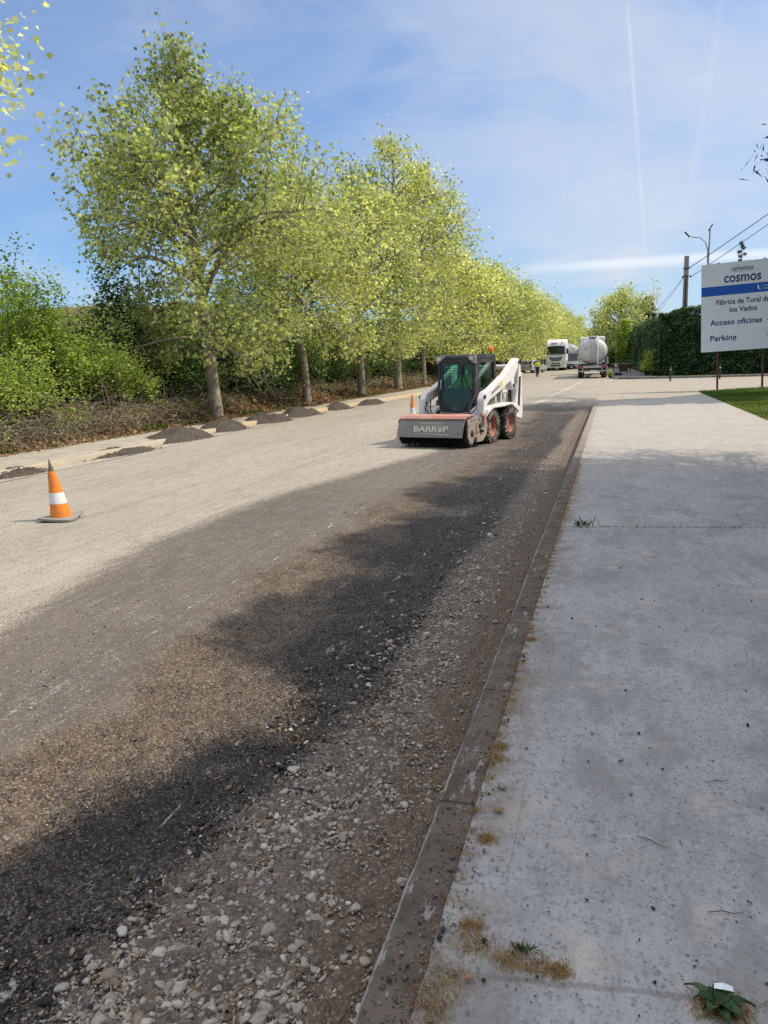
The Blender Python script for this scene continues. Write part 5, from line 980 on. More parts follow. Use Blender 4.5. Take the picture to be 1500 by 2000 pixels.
tk = ['hip', 'hl', 'kl', 'al', 'hr', 'kr', 'ar']; trou = (fat(tk, 1.1, .012), [('hip', 'hl'), ('hl', 'kl'), ('kl', 'al'), ('hip', 'hr'), ('hr', 'kr'), ('kr', 'ar')])
hand(J, E_, 'L', 'wl', (0, -1, -.1), (1, 0, 0)); hand(J, E_, 'R', 'wr', (0, -1, -.1), (-1, 0, 0))
person('person', 'driver in a bright green hi-vis jacket sitting inside the loader cab', (-3.06, 17.15, 0), math.radians(-14.5), J, E_, 'hip', [('jacket', *jack, 'hip', HIVIS), ('trousers', *trou, 'hip', NAVY)], (0, .04, 1.69), (.1, -1)).scale = (.955, .955, .955)
# --- the walking worker far down the road
J = dict(hip=(0, 0, .95, .125), belly=(0, .0, 1.10, (.125, .10)), chest=(0, -.01, 1.30, (.145, .105)), neckb=(0, 0, 1.43, .07), neck=(0, 0, 1.49, .05), head=(0, 0, 1.55, .05),
 sl_=(-.18, 0, 1.39, .055), el=(-.25, .06, 1.12, .042), wl=(-.24, -.04, .88, .027), sr=(.18, 0, 1.39, .055), er=(.25, -.02, 1.12, .042), wr=(.25, -.16, .90, .027),
 hl=(-.09, 0, .90, .09), kl=(-.10, -.16, .50, .062), al=(-.10, -.12, .09, .042), fl=(-.10, -.27, .05, .036), hr=(.09, 0, .90, .09), kr=(.10, .06, .50, .062), ar=(.10, .26, .13, .042), fr=(.10, .14, .05, .036))
jk = ['hip', 'belly', 'chest', 'neckb', 'sl_', 'el', 'sr', 'er', 'wl', 'wr']; jack = (fat(['hip', 'belly', 'chest', 'neckb', 'sl_', 'el', 'sr', 'er'], 1.15, .014), [('hip', 'belly'), ('belly', 'chest'), ('chest', 'neckb'), ('chest', 'sl_'), ('sl_', 'el'), ('chest', 'sr'), ('sr', 'er')])
trou = (fat(tk, 1.12, .012), [('hip', 'hl'), ('hl', 'kl'), ('kl', 'al'), ('hip', 'hr'), ('hr', 'kr'), ('kr', 'ar')]); boots = [({k: (*J[k][:3], J[k][3]*1.2+.01) for k in p}, [p]) for p in (('al', 'fl'), ('ar', 'fr'))]
hand(J, E_, 'L', 'wl', (0, -.1, -1), (0, 1, 0)); hand(J, E_, 'R', 'wr', (0, -.4, -1), (0, 1, 0))
E2 = [e for e in E_ if True]
person('person', 'worker in a yellow hi-vis top and dark trousers walking on the far road', (-7.05, 78.0, gz(78)), .25, J, E2, 'hip', [('jacket', *jack, 'hip', HIVIS_Y), ('trousers', *trou, 'hip', NAVY), ('boot', *boots[0], 'al', BOOT), ('boot', *boots[1], 'ar', BOOT)], (0, -.02, 1.62), (0, -1))
# ================================================================== cones, heaps, sign
ORANGE = paint('cone_orange', (.78, .22, .014), .55, 0, .6, (.30, .15, .07), 11); CWHITE = paint('cone_white_band', (.70, .69, .67), .5, 0, .5, (.4, .38, .34), 10); CGREY = paint('cone_grey_base', (.24, .235, .22), .8, 0, .5, (.33, .29, .23), 8)
def ring_surface(prof, cxf, n=28):
    """prof [(t, r)] with a bent axis cxf(t) -> (dx, dy)"""
    m = MB(); b = []
    for t, rad in prof:
        dx, dy_ = cxf(t)
        for k in range(n): a = 2*PI*k/n; m.v.append((dx+rad*math.cos(a), dy_+rad*math.sin(a), t))
    for i in range(len(prof)-1):
        for k in range(n): m.f.append((i*n+k, i*n+(k+1) % n, (i+1)*n+(k+1) % n, (i+1)*n+k))
    return m
def cone(loc, label, bent, rz=0, H=.68, bands=((.0, .24, 'o'), (.24, .43, 'w'), (.43, .80, 'o'), (.80, 1.0, 'g'))):
    root = empty('traffic_cone', loc, rz, label=label, cat='traffic cone', group=None)
    def rad(t): return .125*(1-t/H)+.022*(t/H)
    def ax(t): u = t/H; return (-.085*bent*u**1.1, .012*bent*u*u)
    names = {'o': ('cone_body', ORANGE), 'w': ('reflective_band', CWHITE), 'g': ('cone_tip', paint('worn_cone_tip', (.10, .095, .085), .8))}
    for a, b, k in bands:
        ts = np.linspace(a, b, 7)*H+.03; off = .0015 if k == 'w' else 0
        if k == 'g' and bent: prf = [(t, rad(t-.03)*(.8-.5*i/6)+off) for i, t in enumerate(ts)]
        else: prf = [(t, rad(t-.03)+off) for t in ts]
        m = ring_surface(prf, lambda t: ax(t-.03)); nm, mt = names[k]; m.build(nm, mt, root, smooth=True)
    m = MB(); B = .215; n = 10; vs = []; rb = np.random.RandomState(3)
    def bz(x, y): return .012*bent*((x+y)/B)**2*.6+(.018*bent if x > .1 and y > 0 else 0)
    xs_ = np.linspace(-B, B, n)
    for zz in (0, .026):
        for y in xs_:
            for x in xs_: q = 1-.06*max(0, abs(x)+abs(y)-1.6*B)/B*4; vs.append((x*q, y*q, zz+max(0, bz(x, y))+(.012*math.exp(-(x*x+y*y)/.02) if zz > 0 else 0)))
    fs = []
    for i in range(n-1):
        for j in range(n-1): q = i*n+j; fs.append((q, q+n, q+n+1, q+1)); q += n*n; fs.append((q, q+1, q+n+1, q+n))
    per = [(i) for i in range(n)]+[i*n+n-1 for i in range(1, n)]+[n*(n-1)+i for i in range(n-2, -1, -1)]+[i*n for i in range(n-2, 0, -1)]
    for a, b in zip(per, per[1:]+per[:1]): fs.append((a, b, b+n*n, a+n*n))
    m.add(vs, fs); m.build('cone_base', CGREY, root, .004, smooth=True); return root
cone((-6.42, 7.72, .008), 'battered orange and white traffic cone with a bent dark tip, nearest to the camera', 1, math.radians(12), H=.70)
cone((-5.06, 19.9, .008), 'slim orange traffic cone standing behind the left end of the sweeper', 0, 0, H=.88, bands=((0, .38, 'o'), (.38, .62, 'w'), (.62, 1.0, 'o')))

def heap_mat():
    s = NT('asphalt_millings'); a = s.noise(9, 5, .7); v = s.voro(70, out='Color'); sp = s.n('ShaderNodeSeparateColor'); s.l(v, sp.inputs[0])
    c = s.mix(s.ramp(a, .35, .65), (.075, .062, .052), (.115, .095, .078)); c = s.mix(s.ramp(sp.outputs[0], .6, .9, 0, .6), c, (.035, .03, .027)); c = s.mix(s.ramp(sp.outputs[1], .8, .95, 0, .6), c, (.20, .17, .14))
    return s.out(c, .95, 0, s.bump(sp.outputs[2], .9, .012, s.bump(a, .5, .03)), .1)
M_HEAP = heap_mat(); r = np.random.RandomState(55)
def heap(x, y, L, Wd, H, label, seed):
    n = 46; u, v = np.meshgrid(np.linspace(-1, 1, n), np.linspace(-1, 1, n)); xx = u*Wd*.8; yy = v*L*.8
    d = np.sqrt((xx/Wd*2)**2+(yy/L*2)**2)*(1+.22*vnoise(u+seed, v, .55, seed)); sx_ = 1+.1*0
    h = H*.84*np.tanh(2.0*np.clip(1-d, 0, 1))*(1+.38*vnoise(xx+seed, yy, .45, seed+1)+.15*vnoise(xx, yy, .16, seed+6))+.02*vnoise(xx, yy, .05, seed+2)*(d < .95)+.010*vnoise(xx, yy, .025, seed+3)*(d < 1)
    h = np.where(d > 1.0, -.02-.02*(d-1), h); root = empty('gravel_heap', (x, y, .012), -.05, label=label, cat='heap', group='heaps of dark millings along the left kerb')
    kerb_h = np.where((x+xx) < kx(y+yy), .135, .0); g = h+kerb_h*0
    link('heap', grid_mesh('heap', xx, yy, g, True), M_HEAP, root)
    k = 500; a = r.uniform(0, 6.28, k); rad = .5*np.sqrt(r.rand(k))*1.25; px = np.cos(a)*rad*Wd; py = np.sin(a)*rad*L; d2 = np.sqrt((px/Wd*2)**2+(py/L*2)**2); hz = H*.82*np.tanh(2.0*np.clip(1-d2, 0, 1))
    P = np.stack([px, py, hz+.0], 1); c = np.tile([[.06, .052, .045]], (k, 1))*r.uniform(.5, 2.0, (k, 1)); tag(link('loose_lumps', stones('loose_lumps', P, .022*np.exp(r.normal(0, .4, k)), c, ico(1), seed=seed), M_STONE, root), kind='stuff')
    return root
heap(-10.3, 11.3, 1.4, .7, .14, 'low dark heap of millings cut by the left edge of the picture', 61)
heap(-10.5, 14.5, 2.6, 1.1, .12, 'flattened grey-brown heap behind and right of the nearest cone', 62)
heap(-10.75, 17.6, 2.7, 1.25, .32, 'largest dark heap of millings, long and rounded, left of the nearest plane trunk', 63)
heap(-10.95, 20.4, 2.2, 1.2, .36, 'dark rounded heap just in front of the nearest plane trunk', 64)
heap(-10.95, 23.3, 2.3, 1.2, .37, 'pointed dark heap right of the nearest plane trunk', 65)
heap(-10.95, 26.3, 3.0, 1.2, .38, 'wide dark heap with a pale right flank before the leaning plane trunk', 66)
heap(-10.8, 30.0, 2.0, 1.0, .30, 'small dark heap in front of the leaning plane trunk', 67)
heap(-10.5, 33.6, 2.8, .9, .24, 'last and lowest dark heap, farthest up the left kerb', 68)

# --- company sign on three posts
SIGNW = paint('sign_panel_white', (.70, .72, .76), .35, 0, .22, (.45, .46, .47), 1.6, .02); SBLUE = paint('sign_blue', (.006, .085, .42), .4, 0, .05); SNAVY = paint('sign_navy_print', (.010, .02, .16), .4, 0, .05); SBLACK = paint('sign_black_print', (.02, .022, .03), .4, 0, .05)
RUST = paint('red_brown_post_paint', (.11, .035, .03), .65, 0, .4, (.09, .06, .045), 14); WPRINT = paint('sign_white_print', (.75, .76, .78), .4, 0, .05); GRN = paint('sign_green_print', (.20, .62, .28), .4, 0, 0)
sg = empty('company_sign', (4.08, 39.85, .12), 0, label='large white company sign with a blue band on two red-brown posts above the lawn', cat='sign'); sg.rotation_euler = (0, math.radians(-2.0), math.radians(-5.4))
SW, SZ0, SZ1 = 3.75, 1.66, 5.64
box('panel', SIGNW, sg, 0, SW, -.03, .03, SZ0, SZ1, .006)
box('blue_band', SBLUE, sg, 0, SW, -.034, -.0305, 4.20, 4.62, 0)
for x in (.72, 2.64): box('post', RUST, sg, x-.045, x+.045, .04, .12, -.2, SZ1-.2, .004)
m = MB(); m.box(.02, SW-.02, .045, .10, 2.3, 2.36); m.box(.02, SW-.02, .045, .10, 4.9, 4.96); m.build('cross_rail', RUST, sg)
for x in (.72, 2.64): box('clamp', CGREY, sg, x-.06, x+.06, -.02, .05, SZ1+.002, SZ1+.035, 0)
def st(body, size, x, z, mt, **k): return text_mesh('lettering', body, size, mt, sg, (x, -.0335, z), (PI/2, 0, 0), **k)
CXs = 1.74
def ft(body, x0, x1, z, h, mt, b): return fit_text('lettering', body, mt, sg, x0, x1, z, h, -.0335, b)
ft('cementos', 1.28, 2.18, 5.34, .20, SNAVY, .004); ft('cosmos', .97, 2.51, 4.94, .44, SNAVY, .015)
box('rule', SNAVY, sg, 1.30, 2.18, -.033, -.031, 5.20, 5.213, 0)
ft('Fábrica de Toral de', .65, 2.87, 3.88, .235, SBLACK, .015); ft('los Vados', 1.21, 2.36, 3.52, .235, SBLACK, .015)
ft('Acceso oficinas', .39, 2.58, 2.97, .26, SNAVY, .017); ft('Parking', .40, 1.53, 2.26, .26, SNAVY, .017)
ft('votorantim', 2.62, 3.35, 4.48, .09, WPRINT, .004); ft('cimentos', 2.62, 3.2, 4.35, .09, WPRINT, .004)
m = MB(); m.add([(x-.52, y, z+.08) for x, y, z in [(2.86, -.036, 4.44), (2.90, -.036, 4.30), (2.955, -.036, 4.22), (2.985, -.036, 4.24), (2.95, -.036, 4.33), (2.93, -.036, 4.42)]], [(0, 1, 2, 3, 4, 5)]); m.build('leaf_mark', WPRINT, sg)
m = MB(); m.add([(x-.52, y, z+.08) for x, y, z in [(3.00, -.036, 4.24), (3.05, -.036, 4.30), (3.09, -.036, 4.44), (3.12, -.036, 4.46), (3.04, -.036, 4.22)]], [(0, 1, 2, 3, 4)]); m.build('leaf_mark', GRN, sg)
for z in (2.95, 2.26): m = MB(); m.box(2.79, 3.20, -.036, -.031, z-.018, z+.018); m.prism([(3.12, z+.10), (3.16, z+.12), (3.28, z), (3.16, z-.12), (3.12, z-.10), (3.22, z)], -.0365, -.0325, 'y'); m.build('arrow', SBLACK, sg)

# --- bollards
BOLL = paint('bollard_dark', (.03, .03, .032), .5, 0, .3); BSTRIPE = paint('bollard_pale_band', (.6, .6, .58), .5, 0, .2)
def bollard(x, y, label):
    root = empty('bollard', (x, y, .0), 0, label=label, cat='bollard'); m = MB(); m.lathe([(.075, 0), (.075, .02), (.058, .03), (.055, .84), (.058, .86), (.058, .94), (.03, .975), (.0001, .98)], (0, 0, 0), 'z', 18); m.build('post', BOLL, root, smooth=True)
    m = MB(); m.lathe([(.0585, .74), (.0585, .80)], (0, 0, 0), 'z', 18); m.build('band', BSTRIPE, root, smooth=True); m = MB(); m.lathe([(.10, 0), (.10, .015), (.05, .018)], (0, 0, 0), 'z', 16); m.build('foot_plate', CGREY, root)
bollard(3.74, 55.3, 'dark bollard with a pale band, standing alone left of the white sign'); bollard(7.05, 57.4, 'dark bollard seen under the white sign beside its left post')

# --- concrete pole, lamp, wires
POLE = concrete_mat('pole_concrete', (.34, .30, .26), (.26, .23, .20), (.42, .38, .33), 'road')
up_ = empty('utility_pole', (5.55, 68.5, .1), 0, label='grey concrete utility pole rising behind the hedge left of the sign', cat='utility pole')
m = MB(); m.prism([(-.22, 0), (.22, 0), (.17, 9.35), (-.17, 9.35)], -.14, .14, 'y'); m.build('pole', POLE, up_, .02)
m = MB(); m.box(-.05, .05, -.17, -.145, 5.2, 7.6); m.box(-.26, .26, -.20, -.15, 8.35, 8.43); m.box(-.30, .34, -.22, -.15, 7.75, 7.81)
for x, z in ((.22, 8.4), (.32, 7.72), (-.28, 7.7)): m.lathe([(.0001, -.07), (.05, -.06), (.06, 0), (.05, .06), (.0001, .07)], (x, -.2, z), 'z', 8)
m.build('bracket', DARK, up_)
def wire(a, b, sag, label, r_=.015):
    a, b = Vector(a), Vector(b); pts = [a.lerp(b, t)-Vector((0, 0, sag*4*t*(1-t))) for t in np.linspace(0, 1, 26)]; m = MB(); m.tube([tuple(p) for p in pts], r_, 6); tag(m.build('wire', BLK, None, smooth=True), label, 'wire', 'overhead wires on the utility pole')
wire((5.75, 68.3, 8.50), (14.6, 58.5, 14.1), .12, 'upper thick black wire running from the concrete pole to the right edge', .030)
wire((5.88, 68.3, 7.80), (14.8, 58.5, 13.5), .10, 'lower black wire running from the concrete pole over the sign', .024)
wire((5.30, 68.3, 7.72), (1.6, 98, 3.6), .3, 'thicker slanting wire from the pole down to the left behind the hedge', .017)
wire((5.30, 68.4, 7.72), (2.6, 100, 4.2), .5, 'thinner slanting wire beside the other one left of the pole', .012)
LAMPS = paint('galvanised_steel', (.33, .34, .35), .45, .6, .3, (.25, .24, .22)); 
lp = empty('street_lamp', (8.05, 77, .15), 0, label='grey street lamp with a curved arm rising above the sign corner', cat='street lamp')
m = MB(); m.tube([(0, 0, 0), (0, 0, 9.8), (.05, 0, 12.4)], [.11, .085, .06], 12); m.build('pole', LAMPS, lp, smooth=True)
m = MB(); m.tube([(-.05, 0, 10.1), (-.09, 0, 10.7), (-.30, 0, 11.35), (-.75, 0, 11.75), (-1.35, 0, 11.85), (-1.75, 0, 11.95)], .045, 8); m.box(-.12, .02, -.06, .06, 9.7, 10.6); m.build('curved_arm', LAMPS, lp, smooth=True)
for x, z in ((-1.80, 12.05), (.12, 12.62)):
    m = MB(); M = Matrix.Translation((x, 0, z)) @ Matrix.Rotation(-1.05 if x > 0 else .85, 4, 'Y'); m.box(-.40, .22, -.14, .14, -.05, .05, M); m.build('lamp_head', DARK, lp, .02)

# ================================================================== vehicles far down the road
TW = paint('truck_white_paint', (.72, .72, .70), .35, 0, .25, (.45, .42, .36), 1.5); TANKM = paint('tank_pale_grey_paint', (.58, .58, .57), .35, 0, .4, (.33, .31, .28), 1.2); TG = glass('vehicle_glass', (.04, .055, .06), .06); BL = paint('black_plastic', (.018, .018, .02), .6, 0, .25); REDL = paint('tail_lamp_red', (.35, .015, .012), .3, 0, .2); SILV = paint('silver_car_paint', (.46, .48, .50), .3, .4, .15); ALU = paint('aluminium_bar', (.50, .50, .50), .4, .5, .3); TYR2 = paint('road_tyre', (.025, .024, .023), .85, 0, .5, (.18, .15, .12)); HLM = paint('headlamp_glass', (.6, .6, .58), .15, .3, .0)
def wheel(par, x, y, R_, w, hub=ALU):
    wh = empty('wheel', (0, 0, 0)); wh.parent = par; m = MB(); m.lathe([(R_*.55, -w/2), (R_*.93, -w/2), (R_, -w*.38), (R_, w*.38), (R_*.93, w/2), (R_*.55, w/2)], (x, y, R_), 'x', 24); m.build('tyre', TYR2, wh, smooth=True)
    m = MB(); m.lathe([(.0001, -w*.42), (R_*.25, -w*.42), (R_*.5, -w*.30), (R_*.56, -w*.5), (R_*.56, w*.5), (R_*.5, w*.30), (R_*.25, w*.42), (.0001, w*.42)], (x, y, R_), 'x', 20); m.build('rim', hub, wh, smooth=True)
def silo(par, y0, y1, tail=True):
    """cylindrical dry-bulk tank on a chassis; y0 is the rear, y1 the front"""
    d = 1 if y1 > y0 else -1; m = MB(); L = abs(y1-y0); e = [(.0001, -.20), (.5, -.17), (.9, -.08), (1.08, .05), (1.16, .22), (1.18, .5), (1.18, L-.5), (1.1, L-.15), (.8, L), (.0001, L+.08)]
    m.lathe([(r_*1.03, d*t) for r_, t in e], (0, y0, 2.28), 'y', 40, (1.0, .90)); t_ = m.build('tank', TANKM, par, smooth=True)
    m = MB()
    for k in range(5): yy_ = y0+d*(.6+k*(L-1.2)/4); m.lathe([(1.225, -.03), (1.245, -.02), (1.245, .02), (1.225, .03)], (0, yy_, 2.28), 'y', 40, (1.0, .90))
    m.build('hoop', ALU, t_, smooth=True)
    m = MB(); m.box(-.32, .30, min(y0+d*.2, y1-d*.5), max(y0+d*.2, y1-d*.5), 3.36, 3.42); 
    for k in range(3): m.lathe([(.25, 0), (.25, .14), (.20, .17), (.0001, .18)], (-.02, y0+d*(1.2+k*L*.32), 3.38), 'z', 14)
    m.build('walkway', ALU, t_)
    m = MB(); m.box(-.55, -.40, min(y0+d*.3, y1), max(y0+d*.3, y1), .86, 1.12); m.box(.40, .55, min(y0+d*.3, y1), max(y0+d*.3, y1), .86, 1.12); m.box(-1.2, 1.2, y0-.02, y0+d*.9, .95, 1.10) if tail else None; m.build('chassis', BL, par, .01)
    for k in range(3):
        for s_ in (-1, 1): wheel(par, s_*.98, y0+d*(1.15+k*1.31), .52, .42)
    for s_ in (-1, 1): m = MB(); m.prism([(y0+d*.45, 1.02), (y0+d*.62, 1.16), (y0+d*4.2, 1.16), (y0+d*4.4, 1.02), (y0+d*4.3, 1.02), (y0+d*4.15, 1.10), (y0+d*.7, 1.10), (y0+d*.5, 1.02)], s_*.76, s_*1.22, 'x'); m.build('mudguard', BL, par, .01)
    return t_
def cab(par, yb, d, scale=1.0):
    """tall European tractor unit, front face at yb, facing direction -d in y"""
    f = lambda y: yb+d*y
    m = MB(); prof_ = [(0.02, .62), (-.03, 1.15), (.0, 1.62), (.03, 1.95), (.28, 2.85), (.42, 3.25), (.80, 3.72), (1.1, 3.82), (2.15, 3.80), (2.25, 3.6), (2.25, .80), (1.75, .80), (1.70, 1.05), (1.35, 1.22), (.85, 1.22), (.52, 1.02), (.45, .62)]
    m.prism([(f(y), z) for y, z in prof_], -1.22, 1.22, 'x'); body = m.build('cab_body', TW, par, .07, smooth=True, seg=3)
    def face(name, pts, mat, pr=.02, parent=None):
        """panel on the front: (x, z) outline draped over the sloped face"""
        zs = [p[1] for p in prof_[:7]]; ys = [p[0] for p in prof_[:7]]; fy = lambda z: float(np.interp(z, zs, ys)); m = MB(); n = len(pts)
        m.add([(x, f(fy(z)-pr-.035*(1-(x/1.2)**2)), z) for x, z in pts]+[(x, f(fy(z)+.06), z) for x, z in pts], [tuple(range(n)), tuple(range(n, 2*n))[::-1]]+[(i, (i+1) % n, n+(i+1) % n, n+i) for i in range(n)]); return m.build(name, mat, parent or par)
    face('windscreen', [(-1.08, 2.00), (-.6, 1.96), (.6, 1.96), (1.08, 2.00), (1.10, 2.25), (1.05, 2.74), (.5, 2.84), (-.5, 2.84), (-1.05, 2.74), (-1.10, 2.25)], TG, .03)
    face('sun_visor', [(-1.08, 2.74), (-.5, 2.80), (.5, 2.80), (1.08, 2.74), (1.06, 2.94), (.5, 3.02), (-.5, 3.02), (-1.06, 2.94)], BL, .09)
    g = face('grille', [(-.80, 1.66), (-.4, 1.60), (.4, 1.60), (.80, 1.66), (.66, 1.36), (.5, 1.22), (-.5, 1.22), (-.66, 1.36)], BL, .03)
    m = MB()
    for k in range(3): m.box(-.62, .62, min(f(-.09), f(-.10)), max(f(-.09), f(-.10)), 1.30+k*.10, 1.33+k*.10)
    m.build('grille_bar', ALU, g)
    b = MB(); b.prism([(f(-.12), .34), (f(-.14), .62), (f(-.06), 1.02), (f(.5), 1.02), (f(.62), .34)], -1.24, 1.24, 'x'); bp = b.build('bumper', TW, par, .05, smooth=True)
    m = MB(); m.box(-.62, .62, min(f(-.15), f(-.10)), max(f(-.15), f(-.10)), .52, .68); m.box(-.55, .55, min(f(-.15), f(-.08)), max(f(-.15), f(-.08)), .80, .92); m.build('air_intake', BL, bp)
    for s_ in (-1, 1):
        m = MB(); m.prism([(s_*.74, .74), (s_*1.18, .78), (s_*1.20, 1.02), (s_*.80, .94)], min(f(-.16), f(-.08)), max(f(-.16), f(-.08)), 'y'); m.build('headlight', HLM, bp, .01)
        m = MB(); m.box(s_*1.27-.03, s_*1.27+.03, min(f(.12), f(.05)), max(f(.12), f(.05)), 2.55, 2.72); m.box(s_*1.38-.11, s_*1.38+.11, min(f(.02), f(.20)), max(f(.02), f(.20)), 2.0, 2.62); m.build('mirror', BL, par, .02)
        m = MB(); m.prism([(f(.35), 2.02), (f(1.15), 2.02), (f(1.15), 2.72), (f(.55), 2.72)], s_*1.222, s_*1.226, 'x'); m.build('side_window', TG, par)
        wheel(par, s_*1.03, f(1.10), .52, .34); wheel(par, s_*.98, f(4.75), .52, .5)
    m = MB(); m.box(-.45, .45, min(f(2.25), f(5.4)), max(f(2.25), f(5.4)), .60, .88); m.build('frame_rails', BL, par)
    return body
# tanker, seen from behind, parked along the right side
tk_ = empty('tanker_truck', (-1.62, 69.0, 0), math.radians(1.5), label='parked tanker truck seen from behind, pale round tank with a ladder', cat='tanker truck')
tnk = silo(tk_, 0, 9.6)
tk2 = empty('x', (0, 0, 0)); bpy.data.objects.remove(tk2)
def cab_forward(par, y0): return cab(par, y0, -1)
cab_forward(tk_, 15.0)
m = MB(); m.box(-1.25, 1.25, -.30, -.20, .86, 1.06); m.box(-1.25, 1.25, -.28, -.22, .56, .66)
for x in (-.8, .8): m.box(x-.04, x+.04, -.25, -.18, .40, .90)
bp_ = m.build('rear_bumper', ALU, tk_, .008)
for s_ in (-1, 1): box('tail_light', REDL, bp_, s_*.98-.22, s_*.98+.22, -.325, -.302, .88, 1.03, .008)
m = MB(); m.box(-.16, .36, -.315, -.302, .58, .68) ; m.build('number_plate', WPRINT, bp_)
m = MB()
for x in (-.14, .22): m.tube([(x, -.26, 1.02), (x, -.30, 2.3), (x, -.22, 3.1), (x, .15, 3.5)], .022, 6)
for k in range(9): m.tube([(-.14, -.27-.02*min(1, k*.25)+.05*(k > 6), 1.15+k*.26), (.22, -.27-.02*min(1, k*.25)+.05*(k > 6), 1.15+k*.26)], .014, 6)
m.build('ladder', ALU, tk_, smooth=True)
m = MB(); m.tube([(.42, -.30, .95), (.42, -.34, 1.6), (.42, -.34, 2.6), (.42, -.22, 3.2), (.40, .1, 3.50)], .055, 8); m.build('discharge_pipe', TW, tk_, smooth=True)
m = MB(); m.tube([(.95, -.28, 1.25), (.80, -.30, 1.12), (.55, -.32, 1.15), (.3, -.30, 1.22), (-.3, -.28, 1.15), (-.9, -.22, 1.2)], .06, 8); m.tube([(1.12, -.18, 1.5), (1.02, -.26, 1.25), (.7, -.28, 1.3)], .07, 8); m.build('hose', BL, tk_, smooth=True)
m = MB(); m.box(1.20, 1.36, 3.2, 3.9, 1.15, 1.75); m.build('side_locker', TW, tk_, .03)
box('warning_patch', REDP, tnk, -.62, -.40, -.19, -.165, 2.42, 2.50, 0)
m = MB(); m.box(-.30, .30, -.02, .30, 3.42, 3.46)
for x in (-.30, .30): m.tube([(x, .0, 3.4), (x, .0, 3.62), (x, 8.5, 3.62)], .018, 5)
m.build('handrail', ALU, tk_)
# white truck facing the camera
tr_ = empty('white_truck', (-6.75, 99.5, gz(99.5)), math.radians(-4), label='white truck with a high roof and dark windscreen facing the camera', cat='truck')
cab(tr_, 0, 1)
silo(tr_, 14.6, 4.9, False)
m = MB(); rz_ = np.random.RandomState(2)
for k in range(7): m.box(-.60+k*.11, -.53+k*.11, .44, .50, 3.27+.03*(k % 2), 3.40)
m.box(.62, .74, .44, .50, 3.32, 3.46); m.build('roof_lettering', BL, tr_)
for ch in tr_.children:
    if ch.name.startswith('roof_lettering'): ch.location = (0, -.05, 0)

def car(par, L, Wd, H, mat, van=False):
    """body side profile lofted with tumblehome; front towards -y"""
    h = H; w = Wd/2
    low = [(-L/2+.05, .28), (-L/2, .55), (-L/2+.10, .78), (-L/2+(.75 if van else .95), .98 if van else .92), (L/2-.10, 1.02 if van else .95), (L/2, .60), (L/2-.05, .28)]
    m = MB(); m.prism(low, -w, w, 'x'); b = m.build('body', mat, par, .06, smooth=True, seg=3)
    gh = [(-L/2+(.72 if van else .92), .90), (-L/2+(1.35 if van else 1.65), h-.06), (-L/2+(1.7 if van else 2.1), h), (L/2-(.25 if van else .75), h-.02), (L/2-(.06 if van else .22), .93)]
    n = len(gh); m = MB(); vs = [(-w*.97 if z < 1.0 else -w*.84, y, z) for y, z in gh]+[(w*.97 if z < 1.0 else w*.84, y, z) for y, z in gh]; m.add(vs, [tuple(range(n))[::-1], tuple(range(n, 2*n))]+[(i, (i+1) % n, n+(i+1) % n, n+i) for i in range(n)]); m.build('cabin', mat, par, .05, smooth=True, seg=3)
    def pane(nm, y0, z0, y1, z1, wa, wb):
        m = MB(); ny, nz = (z1-z0), -(y1-y0); l = math.hypot(ny, nz) or 1; ox = .012; sg_ = -1 if y0 < 0 else 1; q = [(-wa, y0, z0), (wa, y0, z0), (wb, y1, z1), (-wb, y1, z1)]; m.add([(x, y+sg_*ox, z+ox) for x, y, z in q]+[(x, y-sg_*.02, z-.02) for x, y, z in q], [(0, 1, 2, 3), (7, 6, 5, 4), (0, 4, 5, 1), (1, 5, 6, 2), (2, 6, 7, 3), (3, 7, 4, 0)]); return m.build(nm, TG, par)
    a, c_ = gh[0], gh[1]; t = .08; pane('windscreen', a[0]+(c_[0]-a[0])*.12, a[1]+(c_[1]-a[1])*.12, a[0]+(c_[0]-a[0])*.92, a[1]+(c_[1]-a[1])*.92, w*.86, w*.74)
    a, c_ = gh[-1], gh[-2]; pane('rear_window', a[0]+(c_[0]-a[0])*.15, a[1]+(c_[1]-a[1])*.15, a[0]+(c_[0]-a[0])*.85, a[1]+(c_[1]-a[1])*.85, w*.82, w*.72)
    for s_ in (-1, 1):
        m = MB(); ya, yb_ = gh[0][0]+.28, gh[-1][0]-.22; za, zb = 1.0, h-.14; xa, xb = s_*w*.955, s_*w*.862; q = [(xa, ya, za), (xa, yb_, za), (xb, yb_-.35, zb), (xb, ya+.55, zb)]; m.add([(x+s_*.012, y, z) for x, y, z in q]+[(x-s_*.02, y, z) for x, y, z in q], [(0, 1, 2, 3), (7, 6, 5, 4), (0, 4, 5, 1), (1, 5, 6, 2), (2, 6, 7, 3), (3, 7, 4, 0)]); m.build('side_window', TG, par)
        box('headlight', HLM, par, s_*w*.80-.16, s_*w*.80+.16, -L/2-.01, -L/2+.14, .60, .76, .02); box('tail_light', REDL, par, s_*w*.86-.10, s_*w*.86+.10, L/2-.12, L/2+.012, .62, .92, .02)
        m = MB(); m.box(s_*(w+.09)-.08, s_*(w+.09)+.08, gh[0][0]+.42, gh[0][0]+.52, .98, 1.14); m.build('mirror', BL, par, .02)
        for y_ in (-L/2+.85, L/2-.80): wheel(par, s_*(w-.11), y_, .32, .21)
    m = MB(); m.box(-w*.55, w*.55, -L/2-.012, -L/2+.06, .50, .64); m.box(-w*.7, w*.7, -L/2+.0, -L/2+.08, .32, .42); m.build('grille', BL, par, .01)
    return b
cr = empty('silver_car', (-8.95, 93.5, gz(93.5)), math.radians(26)+PI*0, label='small silver car parked behind the walking worker, beside the white truck', cat='car'); car(cr, 3.8, 1.68, 1.48, SILV)
for o in [cr]: o.rotation_euler[2] = math.radians(180-24)
